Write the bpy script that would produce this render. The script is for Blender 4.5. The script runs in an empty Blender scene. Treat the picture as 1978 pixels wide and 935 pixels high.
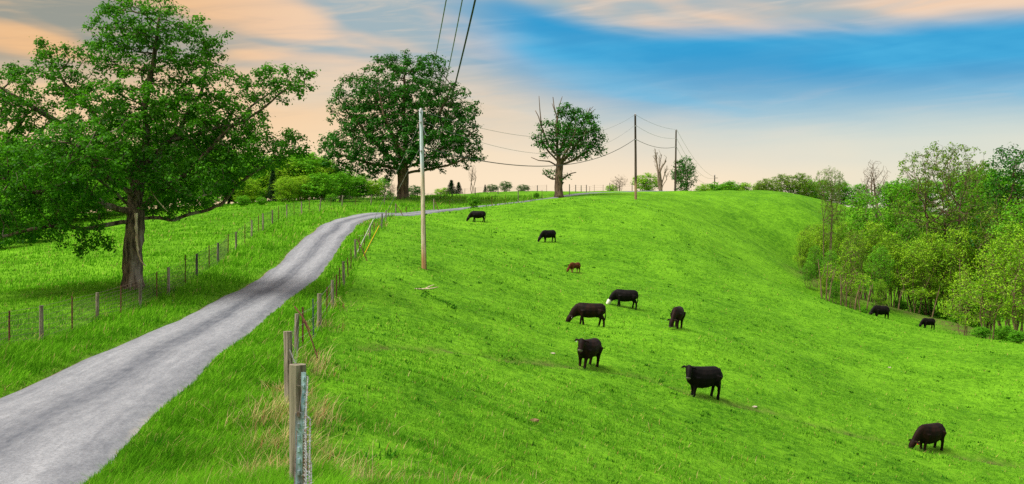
import bpy, bmesh, math, random
import numpy as np
from mathutils import Vector, Matrix

random.seed(7)
RNG = np.random.default_rng(11)
SC = bpy.context.scene
COL = SC.collection

# ------------------------------------------------------------------ camera
F = 2121.0; PCX = 989.0; PCY = 467.5; HOR = 425.0; CAMZ = 4.0       # lens in photo pixels, horizon row, eye height
PITCH = math.atan((PCY - HOR) / F); CA, SA = math.cos(PITCH), math.sin(PITCH)
cam_data = bpy.data.cameras.new('camera'); cam = bpy.data.objects.new('camera', cam_data); COL.objects.link(cam)
cam.location = (0, 0, CAMZ); cam.rotation_euler = (math.pi / 2 - PITCH, 0, 0)
cam_data.sensor_width = 36.0; cam_data.lens = 36.0 * F / 1978.0
cam_data.clip_start = 0.1; cam_data.clip_end = 6000.0
SC.camera = cam

# ------------------------------------------------------------------ exposure and render
SC.view_settings.view_transform = 'Standard'
SC.view_settings.look = 'None'
SC.view_settings.exposure = 1.0
SC.view_settings.gamma = 1.0
SC.view_settings.use_curve_mapping = False
SC.render.engine = 'CYCLES'
SC.cycles.max_bounces = 5; SC.cycles.diffuse_bounces = 2; SC.cycles.glossy_bounces = 2
SC.cycles.transmission_bounces = 3; SC.cycles.transparent_max_bounces = 4
SC.cycles.use_denoising = False
SC.cycles.sample_clamp_indirect = 6.0

# ------------------------------------------------------------------ sun
SUN_EL, SUN_AZ = math.radians(58), math.radians(-112)                # azimuth from +Y (view direction), + is to the east side of the picture
sun_data = bpy.data.lights.new('sun', 'SUN'); sun = bpy.data.objects.new('sun', sun_data); COL.objects.link(sun)
sun_data.energy = 2.9; sun_data.angle = math.radians(40); sun_data.color = (1.0, 0.95, 0.84)
_sd = Vector((math.sin(SUN_AZ) * math.cos(SUN_EL), math.cos(SUN_AZ) * math.cos(SUN_EL), math.sin(SUN_EL)))
sun.rotation_euler = _sd.to_track_quat('Z', 'Y').to_euler()


def lin(r, g, b):
    f = lambda c: (c / 255 / 12.92) if c / 255 <= 0.04045 else ((c / 255 + 0.055) / 1.055) ** 2.4
    return (f(r), f(g), f(b), 1.0)


class NT:
    """short hand for writing node trees"""
    def __init__(s, tree):
        s.t = tree; s.n = tree.nodes; s.l = tree.links
    def node(s, kind, **kw):
        n = s.n.new(kind)
        for k, v in kw.items():
            setattr(n, k, v)
        return n
    def put(s, sock, v):
        if isinstance(v, bpy.types.NodeSocket):
            s.l.new(v, sock)
        elif v is not None:
            sock.default_value = v
    def math(s, op, a, b=None, c=None, clamp=False):
        n = s.node('ShaderNodeMath', operation=op, use_clamp=clamp)
        s.put(n.inputs[0], a); s.put(n.inputs[1], b)
        if c is not None: s.put(n.inputs[2], c)
        return n.outputs[0]
    def step(s, v, a, b, lo=0.0, hi=1.0):
        n = s.node('ShaderNodeMapRange', interpolation_type='SMOOTHSTEP')
        s.put(n.inputs[0], v)
        for i, q in enumerate((a, b, lo, hi)): s.put(n.inputs[1 + i], q)
        return n.outputs[0]
    def mix(s, f, a, b, blend='MIX'):
        n = s.node('ShaderNodeMix', data_type='RGBA', blend_type=blend)
        s.put(n.inputs[0], f); s.put(n.inputs[6], a); s.put(n.inputs[7], b)
        return n.outputs[2]
    def noise(s, vec, scale, detail=4.0, rough=0.55, dist=0.0):
        n = s.node('ShaderNodeTexNoise')
        s.put(n.inputs['Vector'], vec); n.inputs['Scale'].default_value = scale
        n.inputs['Detail'].default_value = detail; n.inputs['Roughness'].default_value = rough
        n.inputs['Distortion'].default_value = dist
        return n.outputs[0]
    def xyz(s, x, y, z):
        n = s.node('ShaderNodeCombineXYZ')
        for i, q in enumerate((x, y, z)): s.put(n.inputs[i], q)
        return n.outputs[0]
    def sep(s, v):
        n = s.node('ShaderNodeSeparateXYZ'); s.put(n.inputs[0], v)
        return n.outputs
    def mapping(s, vec, scale=(1, 1, 1), loc=(0, 0, 0), rot=(0, 0, 0)):
        n = s.node('ShaderNodeMapping'); s.put(n.inputs[0], vec)
        n.inputs['Scale'].default_value = scale; n.inputs['Location'].default_value = loc; n.inputs['Rotation'].default_value = rot
        return n.outputs[0]
    def bump(s, h, strength, dist):
        n = s.node('ShaderNodeBump'); s.put(n.inputs['Height'], h)
        n.inputs['Strength'].default_value = strength; n.inputs['Distance'].default_value = dist
        return n.outputs[0]


# ------------------------------------------------------------------ sky: Nishita air with an evening cloud deck over it
world = bpy.data.worlds.new('World'); SC.world = world; world.use_nodes = True
w = NT(world.node_tree); w.n.clear()
sky = w.node('ShaderNodeTexSky', sky_type='NISHITA'); sky.sun_disc = False
sky.sun_elevation = SUN_EL; sky.sun_rotation = SUN_AZ
gen = w.node('ShaderNodeTexCoord').outputs['Generated']
dx, dy, dz = w.sep(gen)
az = w.math('ARCTAN2', dx, dy)
el = w.math('ARCSINE', dz)
pv = w.xyz(w.math('MULTIPLY', az, 2.6), w.math('MULTIPLY', el, 15.0), 0.3)
wob = w.math('SUBTRACT', w.noise(pv, 1.1, 3.0, 0.45, 0.3), 0.5)
wob2 = w.math('SUBTRACT', w.noise(w.xyz(w.math('MULTIPLY', az, 3.0), w.math('ADD', w.math('MULTIPLY', el, 15.0), w.math('MULTIPLY', az, 1.6)), 4.7), 1.5, 3.5, 0.5, 0.35), 0.5)
elw = w.math('ADD', el, w.math('MULTIPLY', wob, 0.055))
hor = w.mix(w.step(az, -0.45, 0.05), lin(254, 214, 162), lin(253, 229, 197))
hor = w.mix(w.step(az, 0.1, 0.42), hor, lin(232, 226, 204))
mid = w.mix(w.step(az, -0.22, 0.28), lin(246, 206, 160), lin(176, 205, 212))
mid = w.mix(w.step(wob2, 0.0, 0.16, 0.0, 0.55), mid, w.mix(w.step(az, -0.2, 0.2), lin(205, 208, 196), lin(140, 196, 220)))
c1 = w.mix(w.step(elw, 0.035, 0.115), hor, mid)
upper = w.mix(w.step(w.math('ADD', wob2, w.math('MULTIPLY', wob, 0.6)), -0.10, 0.12), lin(160, 178, 184), lin(243, 206, 172))
warm_top = w.mix(w.step(wob2, -0.08, 0.10), lin(150, 150, 136), lin(240, 188, 130))
upper = w.mix(w.step(az, -0.34, -0.14), warm_top, upper)
c2 = w.mix(w.step(elw, 0.100, 0.150), c1, upper)
wisp = w.noise(w.xyz(w.math('MULTIPLY', az, 5.0), w.math('ADD', w.math('MULTIPLY', el, 60.0), w.math('MULTIPLY', az, -5.0)), 9.1), 1.6, 6.0, 0.62, 0.8)
c2 = w.mix(w.math('MULTIPLY', w.step(wisp, 0.46, 0.72), w.step(el, 0.04, 0.12, 0.0, 0.30)), c2, w.mix(w.step(az, -0.3, 0.0), lin(250, 206, 150), lin(246, 222, 198)))
c2 = w.mix(w.math('MULTIPLY', w.step(wisp, 0.52, 0.30), w.step(el, 0.05, 0.12, 0.0, 0.18)), c2, w.mix(w.step(az, -0.3, 0.0), lin(150, 146, 130), lin(150, 190, 205)))
ctr = w.step(az, -0.10, 0.13, 0.186, 0.141)                        # the clear blue slot between the decks
s_ = w.math('SUBTRACT', w.math('ADD', el, w.math('MULTIPLY', wob2, 0.022)), ctr)
slot = w.math('MULTIPLY', w.step(s_, -0.074, -0.002), w.step(s_, 0.040, 0.014))
slot = w.math('MULTIPLY', slot, w.step(az, -0.10, 0.03))
slot = w.math('MULTIPLY', slot, w.step(wob, -0.30, 0.02, 0.8, 1.0))
blue = w.mix(w.step(w.math('ADD', wob2, w.math('MULTIPLY', w.math('SUBTRACT', wisp, 0.5), 0.25)), -0.14, 0.22), lin(4, 150, 206), lin(58, 172, 220))
c3 = w.mix(slot, c2, blue)
cloud = w.node('ShaderNodeVectorMath', operation='SCALE'); w.put(cloud.inputs[0], c3); w.put(cloud.inputs[3], w.step(el, 0.24, 0.75, 5.0, 10.5))      # unseen overhead deck brightened to add soft top light
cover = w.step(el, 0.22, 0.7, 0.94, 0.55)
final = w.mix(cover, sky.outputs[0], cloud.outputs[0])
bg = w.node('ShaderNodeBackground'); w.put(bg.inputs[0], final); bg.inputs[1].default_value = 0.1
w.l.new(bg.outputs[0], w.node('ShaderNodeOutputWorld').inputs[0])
world.cycles.sampling_method = 'MANUAL'; world.cycles.sample_map_resolution = 512


# ------------------------------------------------------------------ terrain: heights known at measured spots, a smooth sheet through them
def ray(px, py):
    u = (px - PCX) / F; v = (PCY - py) / F
    return np.array([u, CA + v * SA, -SA + v * CA])

def at(px, py, d):
    r = ray(px, py); r = r / r[1] * d
    return np.array([r[0], r[1], r[2] + CAMZ])

SPOTS = [(18,681,31),(80,660,35),(188,622,43),(271,594,46),(326,568,49),(380,534,55),(421,511,60),(456,480,70),(486,458,78),(508,442,85),(526,432,91),(554,421,97),(582,414,102),(618,406,108),(661,400,115),(717,397,124),(742,395,130),
(257,556,49),(50,560,55),(100,480,80),(300,430,100),(450,402,118),(0,490,78),(300,415,116),
(0,760,24.7),(89,721.6,27.6),(178,932,15.6),(0,935,16),(196,677,32.3),(297,632,39.4),(404,582,48.2),(450,563,53.1),(487,541,57.9),(525,517,63.2),(544,500,67),(570,473.6,74),(600,449,84),(626,430.5,94),(656,421,102),
(232,879,17.5),(309,790,21.8),(380,730,26.4),(451,665,33.6),(500,629,39.8),(521,605,43.6),(562,573,48.8),(607,543,55),(633,511,61.7),(654,481,69.5),(671,455,79),(690,434,90),
(735,414,108),(760,412,114),(838,405,124),(892,400,130),(945,396,135),(1001,390.5,141),(1050,384.5,146),
(575,976,10.5),(560,768,21),(572,690,30),(617,629,41),(642,595,47),(664,554,53),(687,503,63),(714,466,75),(737,440,90),(745,428,98),(764,415,110),(838,406,121),(1001,391,138),(1079,381,140),
(778,385,140),(962,375,155),(1038,370,160),(1100,373,155),(873,383,145),
(819,518,65),(924,431,112),(1060,470,100),(1110,524,88),(1205,592,70),(1133,632,62),(1307,635,62),(1130,712,49),(1353,771,48),(1790,870,50),
(1000,935,24),(800,935,15.5),(650,935,12),(1500,935,36),(1978,935,46),
(1978,690,80),(1880,665,88),(1800,640,96),(1730,620,103),(1640,600,110),(1565,575,116),
(1700,750,66),(1500,700,62),(1600,650,82),(1400,600,78),(1450,530,105),(1300,500,100),(1300,430,122),(1300,387,145),(1304,370,163),(1180,372,160),(1450,378,165),(1550,389,165),(1500,430,150),(1560,480,145),(1560,530,130),(1100,400,122),(1228,387,140),(1220,420,120),
(1792,633,112),(1750,602,130),(1900,645,115),(1978,680,110),(1600,560,140),(1700,570,150),(1600,440,155),(1650,455,165),(1657,406,178),(1780,411,215),(1750,480,190),(1750,420,245),(1900,450,240),(1700,415,260),(1978,460,240),
(1304,372,180),(1304,382,215),(1304,395,300),(1000,378,185),(1000,387,215),(1000,405,300),(1150,372,180),(700,398,180),(700,405,300),(300,412,180),(300,415,300),(1600,405,220),(1600,410,300),(0,420,150),(0,420,300),(-300,600,45),(-300,480,100),(2300,660,100),(2300,520,200),(2300,900,55),(2300,450,300)]
CP = np.array([at(*c) for c in SPOTS])
CP = np.vstack([CP, [[-8,8,0.1],[-7,0,0.2],[-7,-20,0.3],[0,0,1.9],[0,-20,2],[10,0,0.0],[12,15,-2.2],[25,5,-4.5],[20,-20,-1],[-20,10,0.2],[-20,-10,.6],[5,8,.8],[-3,6,1.9],[-4.5,10,0.75],[40,20,-7.5],[2,4,1.7]]])
TS = 60.0
def _kern(a, b):
    d2 = ((a[:, None, 0] - b[None, :, 0]) / TS) ** 2 + ((a[:, None, 1] - b[None, :, 1]) / TS) ** 2
    return 0.5 * d2 * np.log(d2 + 1e-12)
def _fit(P, lam):
    n = len(P); Q = np.c_[np.ones(n), P[:, 0] / TS, P[:, 1] / TS]
    M = np.block([[_kern(P, P) + lam * np.eye(n), Q], [Q.T, np.zeros((3, 3))]])
    return np.linalg.solve(M, np.r_[P[:, 2], 0, 0, 0])
TW = _fit(CP, 0.0015)

def vnoise(x, y, seed=0):
    """smooth value noise in -1..1 on arrays"""
    xi = np.floor(x).astype(np.int64); yi = np.floor(y).astype(np.int64); fx = x - xi; fy = y - yi
    fx = fx * fx * (3 - 2 * fx); fy = fy * fy * (3 - 2 * fy)
    def h(a, b):
        n = (a * 374761393 + b * 668265263 + seed * 974634) & 0x7fffffff
        n = ((n ^ (n >> 13)) * 1274126177) & 0x7fffffff
        return ((n ^ (n >> 16)) & 0xffff) / 32767.5 - 1
    return (h(xi, yi) * (1 - fx) + h(xi + 1, yi) * fx) * (1 - fy) + (h(xi, yi + 1) * (1 - fx) + h(xi + 1, yi + 1) * fx) * fy

def H0(x, y):
    x = np.asarray(x, float).ravel(); y = np.asarray(y, float).ravel()
    q = np.c_[x, y]; out = np.empty(len(x))
    for i in range(0, len(x), 20000):
        s = q[i:i + 20000]
        out[i:i + 20000] = _kern(s, CP) @ TW[:-3] + TW[-3] + TW[-2] * s[:, 0] / TS + TW[-1] * s[:, 1] / TS
    r = np.hypot(x, y); k = np.clip((r - 330) / 250, 0, 1); k = k * k * (3 - 2 * k)
    return np.clip(out, -16, 11) * (1 - k) + (-6.0) * k

def ground_at(px, py, tmin=4, tmax=400):
    r = ray(px, py); r = r / r[1]
    t = np.geomspace(tmin, tmax, 3000)
    g = H0(r[0] * t, t) - (CAMZ + r[2] * t)
    k = np.where(g >= 0)[0]
    if len(k) == 0: return None
    k = k[0]
    if k == 0: tt = t[0]
    else:
        a, b = g[k - 1], g[k]; tt = t[k - 1] + (t[k] - t[k - 1]) * (-a / (b - a))
    return np.array([r[0] * tt, tt, CAMZ + r[2] * tt])

# the road: both edges as they lie on the ground, then on over the crest
RL = [(0,760),(89,721.6),(196,677),(297,632),(404,582),(450,563),(487,541),(525,517),(544,500),(570,473.6),(600,449),(626,430.5),(656,421)]
RR = [(178,932),(232,879),(309,790),(380,730),(451,665),(500,629),(521,605),(562,573),(607,543),(633,511),(654,481),(671,455),(690,434),(712,423)]
Lp = [ground_at(*p)[:2] for p in RL]; Rp = [ground_at(*p)[:2] for p in RR]
Lp = np.array([(-8.6, -30), (-9.2, -10), (-10.2, 8), (-10.9, 16)] + [tuple(p) for p in Lp] + [(-15.1, 107), (-13.2, 113.5), (-10.6, 120), (-8.0, 126), (-5.0, 132), (-2.0, 138), (1.6, 144), (5.0, 149), (10, 156), (16, 164), (24, 174)])
Rp = np.array([(-4.6, -30), (-5.0, -10), (-5.4, 5), (-5.7, 11)] + [tuple(p) for p in Rp] + [(-12.0, 106), (-10.3, 111.5), (-7.6, 118), (-5.4, 123.5), (-2.6, 129.5), (.3, 135.5), (3.7, 141.2), (7.0, 146), (12.2, 153.5), (18.2, 161.5), (26.5, 171.5)])
def resample(P, n):
    P = np.asarray(P, float); s = np.r_[0, np.cumsum(np.linalg.norm(np.diff(P, axis=0), axis=1))]
    t = np.linspace(0, s[-1], n); Q = np.c_[[np.interp(t, s, P[:, k]) for k in range(P.shape[1])]].T
    return Q
def smooth(P, it=1):
    P = P.copy()
    for _ in range(it): P[1:-1] = P[1:-1] * 0.5 + (P[:-2] + P[2:]) * 0.25
    return P
NR = 420
# pair the two edges by walking along a common centre line, so cross lines stay square to the road
def pair_edges(Lp, Rp):
    A = smooth(resample(Lp, NR), 25); B = smooth(resample(Rp, NR), 25)
    C = smooth(resample((A + B) / 2, NR), 20)
    T = np.gradient(C, axis=0); T /= np.linalg.norm(T, axis=1)[:, None]; Nn = np.c_[-T[:, 1], T[:, 0]]
    def reach(E):
        out = []
        for c, t, n in zip(C, T, Nn):
            d = (E - c) @ t; k = np.argmin(abs(d) + (np.linalg.norm(E - c, axis=1) > 9) * 50)
            out.append(abs((E[k] - c) @ n))
        return smooth(np.array(out)[:, None], 40)[:, 0]
    return C, Nn, reach(A), reach(B)
RC, RN, RWL, RWR = pair_edges(Lp, Rp)
_nw = 1 - .52 * np.clip((RC[:, 1] - 104) / 12, 0, 1); RWL *= _nw; RWR *= _nw      # the lane narrows past the bend
def road_dist(x, y):
    """signed distance to the road strip: negative inside"""
    x = np.asarray(x, float); y = np.asarray(y, float); best = np.full(x.shape, 1e9)
    m = np.abs(x) < 60
    xs, ys = x[m], y[m]; b = np.full(xs.shape, 1e9); sd = np.full(xs.shape, 1e9)
    for i in range(0, len(xs), 20000):
        dxx = xs[i:i+20000, None] - RC[None, ::2, 0]; dyy = ys[i:i+20000, None] - RC[None, ::2, 1]
        k = np.argmin(dxx ** 2 + dyy ** 2, axis=1); j = np.arange(len(k)); kk = k * 2
        off = dxx[j, k] * RN[kk, 0] + dyy[j, k] * RN[kk, 1]; al = np.hypot(dxx[j, k], dyy[j, k])
        sd[i:i+20000] = np.where(off > 0, al - RWL[kk], al - RWR[kk])
    best[m] = sd
    return best

def relief(x, y):
    r = np.hypot(x, y); k = np.clip((r - 6) / 15, 0, 1) * np.clip((400 - r) / 100, 0, 1)
    return k * (0.14 * vnoise(x / 7.0, y / 6.0, 1) + 0.10 * vnoise(x / 4.5, y / 1.7, 2) + 0.05 * vnoise(x / 1.6, y / 0.8, 3))
def path_dist(x, y):
    """distance to the worn cattle track across the pasture"""
    P = TRACK; best = np.full(np.shape(x), 1e9)
    for a, b in zip(P[:-1], P[1:]):
        ab = b - a; t = np.clip(((x - a[0]) * ab[0] + (y - a[1]) * ab[1]) / (ab @ ab), 0, 1)
        best = np.minimum(best, np.hypot(x - a[0] - t * ab[0], y - a[1] - t * ab[1]))
    return best
TRACK = np.array([ground_at(*p)[:2] for p in ((690, 668), (840, 670), (960, 690), (1130, 716), (1240, 733), (1353, 775), (1500, 800), (1640, 835), (1790, 872), (1978, 905))])
def H(x, y):
    x = np.asarray(x, float).ravel(); y = np.asarray(y, float).ravel()
    h = H0(x, y); d = road_dist(x, y)
    k = np.clip((d + 0.05) / 1.6, 0, 1)
    h = h + relief(x, y) * k - 0.13 * np.clip((0.10 - d) / 0.22, 0, 1)
    near = (x > -12) & (y < 90) & (y > 15)
    if near.any():
        pd = path_dist(x[near], y[near]); wv = 0.35 * vnoise(x[near] / 3, y[near] / 3, 9)
        h[near] -= 0.13 * np.exp(-((pd + wv) / 0.45) ** 2) - 0.05 * np.exp(-((pd - 1.1) / 0.6) ** 2)
    return h
def h1(x, y): return float(H([x], [y])[0])

# ------------------------------------------------------------------ helpers for objects
def tag(o, label=None, cat=None, group=None, kind=None):
    if label: o['label'] = label
    if cat: o['category'] = cat
    if group: o['group'] = group
    if kind: o['kind'] = kind
    return o
def empty(name, loc, rz=0.0):
    o = bpy.data.objects.new(name, None); COL.objects.link(o); o.location = loc; o.rotation_euler = (0, 0, rz); o.empty_display_size = 0.3
    return o
def link(name, me, mat, parent=None):
    o = bpy.data.objects.new(name, me); COL.objects.link(o)
    for m in (mat if isinstance(mat, (list, tuple)) else [mat]): me.materials.append(m)
    if parent: o.parent = parent
    return o
def np_mesh(name, V, faces, smooth_=False, mats=None):
    """V (n,3); faces: list of (m,k) index arrays"""
    me = bpy.data.meshes.new(name); V = np.ascontiguousarray(V, dtype=np.float32)
    me.vertices.add(len(V)); me.vertices.foreach_set('co', V.ravel())
    idx = np.concatenate([f.ravel() for f in faces]).astype(np.int32)
    tot = np.concatenate([np.full(len(f), f.shape[1], dtype=np.int32) for f in faces])
    st = np.r_[0, np.cumsum(tot)[:-1]].astype(np.int32)
    me.loops.add(len(idx)); me.loops.foreach_set('vertex_index', idx)
    me.polygons.add(len(tot)); me.polygons.foreach_set('loop_start', st)
    if mats is not None: me.polygons.foreach_set('material_index', np.asarray(mats, dtype=np.int32))
    me.update(calc_edges=True)
    me.polygons.foreach_set('use_smooth', np.full(len(tot), bool(smooth_)))
    return me
def float_attr(me, name, vals):
    a = me.attributes.new(name, 'FLOAT', 'POINT'); a.data.foreach_set('value', np.asarray(vals, dtype=np.float32))

class MB:
    """collects tubes and boxes for one mesh"""
    def __init__(s): s.v = []; s.f = []; s.n = 0
    def add(s, V, Fs):
        V = np.asarray(V, float); s.v.append(V)
        for q in Fs: s.f.append([i + s.n for i in q])
        s.n += len(V)
    def tube(s, pts, radii, sides=6, cap=True, jitter=0.0, flat=None):
        pts = np.asarray(pts, float); n = len(pts)
        radii = np.full(n, radii) if np.isscalar(radii) else np.asarray(radii, float)
        T = np.gradient(pts, axis=0); T /= np.linalg.norm(T, axis=1)[:, None] + 1e-12
        ref = np.array([0, 0, 1.0]) if abs(T[0][2]) < 0.85 else np.array([1.0, 0, 0])
        V = []
        u = np.cross(T[0], ref); u /= np.linalg.norm(u)
        for i in range(n):
            u = u - T[i] * (u @ T[i]); u /= np.linalg.norm(u) + 1e-12; vv = np.cross(T[i], u)
            for k in range(sides):
                a = 2 * math.pi * k / sides; r = radii[i] * (1 + (random.uniform(-jitter, jitter) if jitter else 0))
                V.append(pts[i] + r * (math.cos(a) * u + math.sin(a) * vv * (flat or 1.0)))
        Fs = []
        for i in range(n - 1):
            for k in range(sides):
                a = i * sides + k; b = i * sides + (k + 1) % sides
                Fs.append((a, b, b + sides, a + sides))
        if cap:
            Fs.append(tuple(range(sides))[::-1]); Fs.append(tuple((n - 1) * sides + k for k in range(sides)))
        s.add(V, Fs)
    def box(s, c, half, rz=0.0, rx=0.0):
        c = np.asarray(c, float); M = np.array(Matrix.Rotation(rz, 3, 'Z') @ Matrix.Rotation(rx, 3, 'X'))
        V = np.array([(x, y, z) for z in (-1, 1) for y in (-1, 1) for x in (-1, 1)], float) * np.asarray(half)
        s.add(V @ M.T + c, [(0, 2, 3, 1), (4, 5, 7, 6), (0, 1, 5, 4), (2, 6, 7, 3), (0, 4, 6, 2), (1, 3, 7, 5)])
    def build(s, name, mat, parent=None, smooth_=False):
        me = bpy.data.meshes.new(name); me.from_pydata([tuple(p) for p in np.vstack(s.v)], [], s.f)
        me.polygons.foreach_set('use_smooth', np.full(len(me.polygons), bool(smooth_))); me.update()
        return link(name, me, mat, parent)

# ------------------------------------------------------------------ materials
def new_mat(name):
    m = bpy.data.materials.new(name); m.use_nodes = True; t = NT(m.node_tree); t.n.clear()
    out = t.node('ShaderNodeOutputMaterial')
    return m, t, out
def principled(t, out, col, rough=0.8, normal=None, spec=0.25, metal=0.0):
    p = t.node('ShaderNodeBsdfPrincipled'); t.put(p.inputs['Base Color'], col); t.put(p.inputs['Roughness'], rough)
    p.inputs['Metallic'].default_value = metal; p.inputs['Specular IOR Level'].default_value = spec
    if normal is not None: t.l.new(normal, p.inputs['Normal'])
    t.l.new(p.outputs[0], out.inputs[0]); return p
def pos(t): return t.node('ShaderNodeNewGeometry').outputs['Position']
def objco(t): return t.node('ShaderNodeTexCoord').outputs['Object']

def speckle(name, a, b, scale, rough=0.85, bump=0.3, bd=0.01, stretch=(1, 1, 1), c=None, spec=0.2, metal=0.0):
    m, t, out = new_mat(name)
    v = t.mapping(objco(t), stretch)
    n = t.noise(v, scale, 6, 0.65)
    col = t.mix(t.step(n, 0.36, 0.64), a, b)
    if c is not None: col = t.mix(t.step(t.noise(v, scale * 0.27, 4, 0.6), 0.50, 0.66), col, c)
    principled(t, out, col, rough, t.bump(n, bump, bd), spec, metal)
    return m

def leaf_mat(name, dark, light, trans=0.38, tcol=None, gloss=0.012):
    m, t, out = new_mat(name)
    g = t.node('ShaderNodeNewGeometry')
    rnd = g.outputs['Random Per Island']
    big = t.noise(g.outputs['Position'], 0.55, 3, 0.5)
    k = t.math('ADD', t.math('MULTIPLY', rnd, 0.6), t.math('MULTIPLY', t.step(big, 0.36, 0.66), 0.4))
    col = t.mix(k, dark, light)
    d = t.node('ShaderNodeBsdfDiffuse'); t.put(d.inputs[0], col)
    tr = t.node('ShaderNodeBsdfTranslucent'); t.put(tr.inputs[0], t.mix(0.35, col, tcol or light))
    mx = t.node('ShaderNodeMixShader'); mx.inputs[0].default_value = trans; t.l.new(d.outputs[0], mx.inputs[1]); t.l.new(tr.outputs[0], mx.inputs[2])
    gl = t.node('ShaderNodeBsdfGlossy'); gl.inputs[0].default_value = (0.8, 0.9, 0.8, 1); gl.inputs[1].default_value = 0.5
    m2 = t.node('ShaderNodeMixShader'); m2.inputs[0].default_value = gloss; t.l.new(mx.outputs[0], m2.inputs[1]); t.l.new(gl.outputs[0], m2.inputs[2])
    t.l.new(m2.outputs[0], out.inputs[0]); return m

def grass_mat(name, dark, light, dry, dry_amt=0.1, trans=0.3):
    m, t, out = new_mat(name)
    g = t.node('ShaderNodeNewGeometry'); rnd = g.outputs['Random Per Island']; P = g.outputs['Position']
    big = t.noise(t.mapping(P, (.6, 1, 1)), 0.13, 5, 0.65); mid_ = t.noise(P, 1.1, 5, 0.7); sm = t.noise(P, 3.4, 3, 0.65)
    k = t.math('ADD', t.math('MULTIPLY', rnd, 0.24), t.math('ADD', t.math('MULTIPLY', t.step(big, 0.38, 0.62), 0.22), t.math('ADD', t.math('MULTIPLY', t.step(mid_, 0.42, 0.58), 0.24), t.math('MULTIPLY', t.step(sm, 0.44, 0.58), 0.30))))
    col = t.mix(k, dark, light)
    col = t.mix(t.step(t.noise(t.mapping(P, (.7, 1, 1), (17, 3, 0)), 0.6, 6, 0.78), 0.55, 0.64, 0.0, 0.8), col, (dark[0] * .6, dark[1] * .75, dark[2], 1))
    rnd2 = t.math('FRACT', t.math('MULTIPLY', rnd, 37.7))
    col = t.mix(t.math('LESS_THAN', rnd2, dry_amt), col, dry)
    d = t.node('ShaderNodeBsdfDiffuse'); t.put(d.inputs[0], col)
    tr = t.node('ShaderNodeBsdfTranslucent'); t.put(tr.inputs[0], col)
    mx = t.node('ShaderNodeMixShader'); mx.inputs[0].default_value = trans; t.l.new(d.outputs[0], mx.inputs[1]); t.l.new(tr.outputs[0], mx.inputs[2])
    t.l.new(mx.outputs[0], out.inputs[0]); return m

G_DARK = (0.022, 0.115, 0.003, 1); G_LIGHT = (0.178, 0.465, 0.024, 1)
M = {}
M['pasture'] = grass_mat('pasture_blades', G_DARK, G_LIGHT, (0.42, 0.36, 0.10, 1), 0.03)
M['verge'] = grass_mat('verge_blades', (0.034, 0.165, 0.004, 1), (0.205, 0.520, 0.022, 1), (0.42, 0.36, 0.12, 1), 0.035)
M['hay'] = grass_mat('dry_blades', (0.34, 0.27, 0.10, 1), (0.66, 0.54, 0.26, 1), (0.34, 0.17, 0.07, 1), 0.15)
M['weed'] = grass_mat('weed_leaves', (0.015, 0.09, 0.006, 1), (0.05, 0.20, 0.012, 1), (0.05, 0.16, 0.01, 1), 0.1)
M['leaf_oak'] = leaf_mat('oak_leaves', (0.008, 0.070, 0.002, 1), (0.095, 0.330, 0.006, 1), 0.44, (0.11, 0.42, 0.008, 1))
M['leaf_far'] = leaf_mat('dome_tree_leaves', (0.008, 0.070, 0.004, 1), (0.036, 0.190, 0.007, 1), 0.32, (0.07, 0.30, 0.008, 1))
M['leaf_wood'] = leaf_mat('wood_leaves', (0.045, 0.230, 0.004, 1), (0.180, 0.500, 0.012, 1), 0.36, (0.20, 0.45, 0.02, 1))
M['leaf_young'] = leaf_mat('young_leaves', (0.090, 0.300, 0.005, 1), (0.370, 0.620, 0.020, 1), 0.36, (0.34, 0.55, 0.03, 1))
M['leaf_olive'] = leaf_mat('olive_leaves', (0.050, 0.140, 0.006, 1), (0.210, 0.360, 0.018, 1), 0.34, (0.2, 0.33, 0.03, 1))
M['leaf_pine'] = leaf_mat('conifer_needles', (0.006, 0.030, 0.008, 1), (0.020, 0.075, 0.014, 1), 0.1)
M['bark'] = speckle('oak_bark', (0.030, 0.022, 0.015, 1), (0.20, 0.145, 0.10, 1), 7.0, 0.9, 0.9, 0.05, (1, 1, 0.22), (0.26, 0.22, 0.19, 1))
M['bark_far'] = speckle('grey_brown_bark', (0.055, 0.035, 0.024, 1), (0.20, 0.135, 0.095, 1), 5.0, 0.9, 0.7, 0.05, (1, 1, 0.25))
M['bark_sap'] = speckle('sapling_bark', (0.085, 0.055, 0.028, 1), (0.24, 0.17, 0.10, 1), 6.0, 0.9, 0.4, 0.02, (1, 1, 0.3))
M['bark_dead'] = speckle('dead_wood', (0.09, 0.065, 0.05, 1), (0.24, 0.18, 0.14, 1), 6.0, 0.9, 0.4, 0.02, (1, 1, 0.3))
M['pale_wood'] = speckle('split_pale_wood', (0.42, 0.32, 0.22, 1), (0.70, 0.58, 0.44, 1), 9.0, 0.85, 0.5, 0.02, (1, 1, 0.2), (0.22, 0.14, 0.08, 1))
M['post'] = speckle('weathered_post', (0.07, 0.058, 0.042, 1), (0.33, 0.29, 0.225, 1), 16.0, 0.9, 0.9, 0.02, (1, 1, 0.08), (0.20, 0.19, 0.13, 1))
M['post_dark'] = speckle('dark_post', (0.05, 0.045, 0.045, 1), (0.17, 0.155, 0.15, 1), 16.0, 0.9, 0.6, 0.015, (1, 1, 0.08))
M['rust'] = speckle('rusty_steel', (0.055, 0.022, 0.014, 1), (0.17, 0.075, 0.04, 1), 30.0, 0.8, 0.4, 0.004, (1, 1, 0.4))
M['green_steel'] = speckle('green_painted_steel', (0.03, 0.07, 0.06, 1), (0.10, 0.16, 0.14, 1), 25.0, 0.6, 0.2, 0.003)
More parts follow.
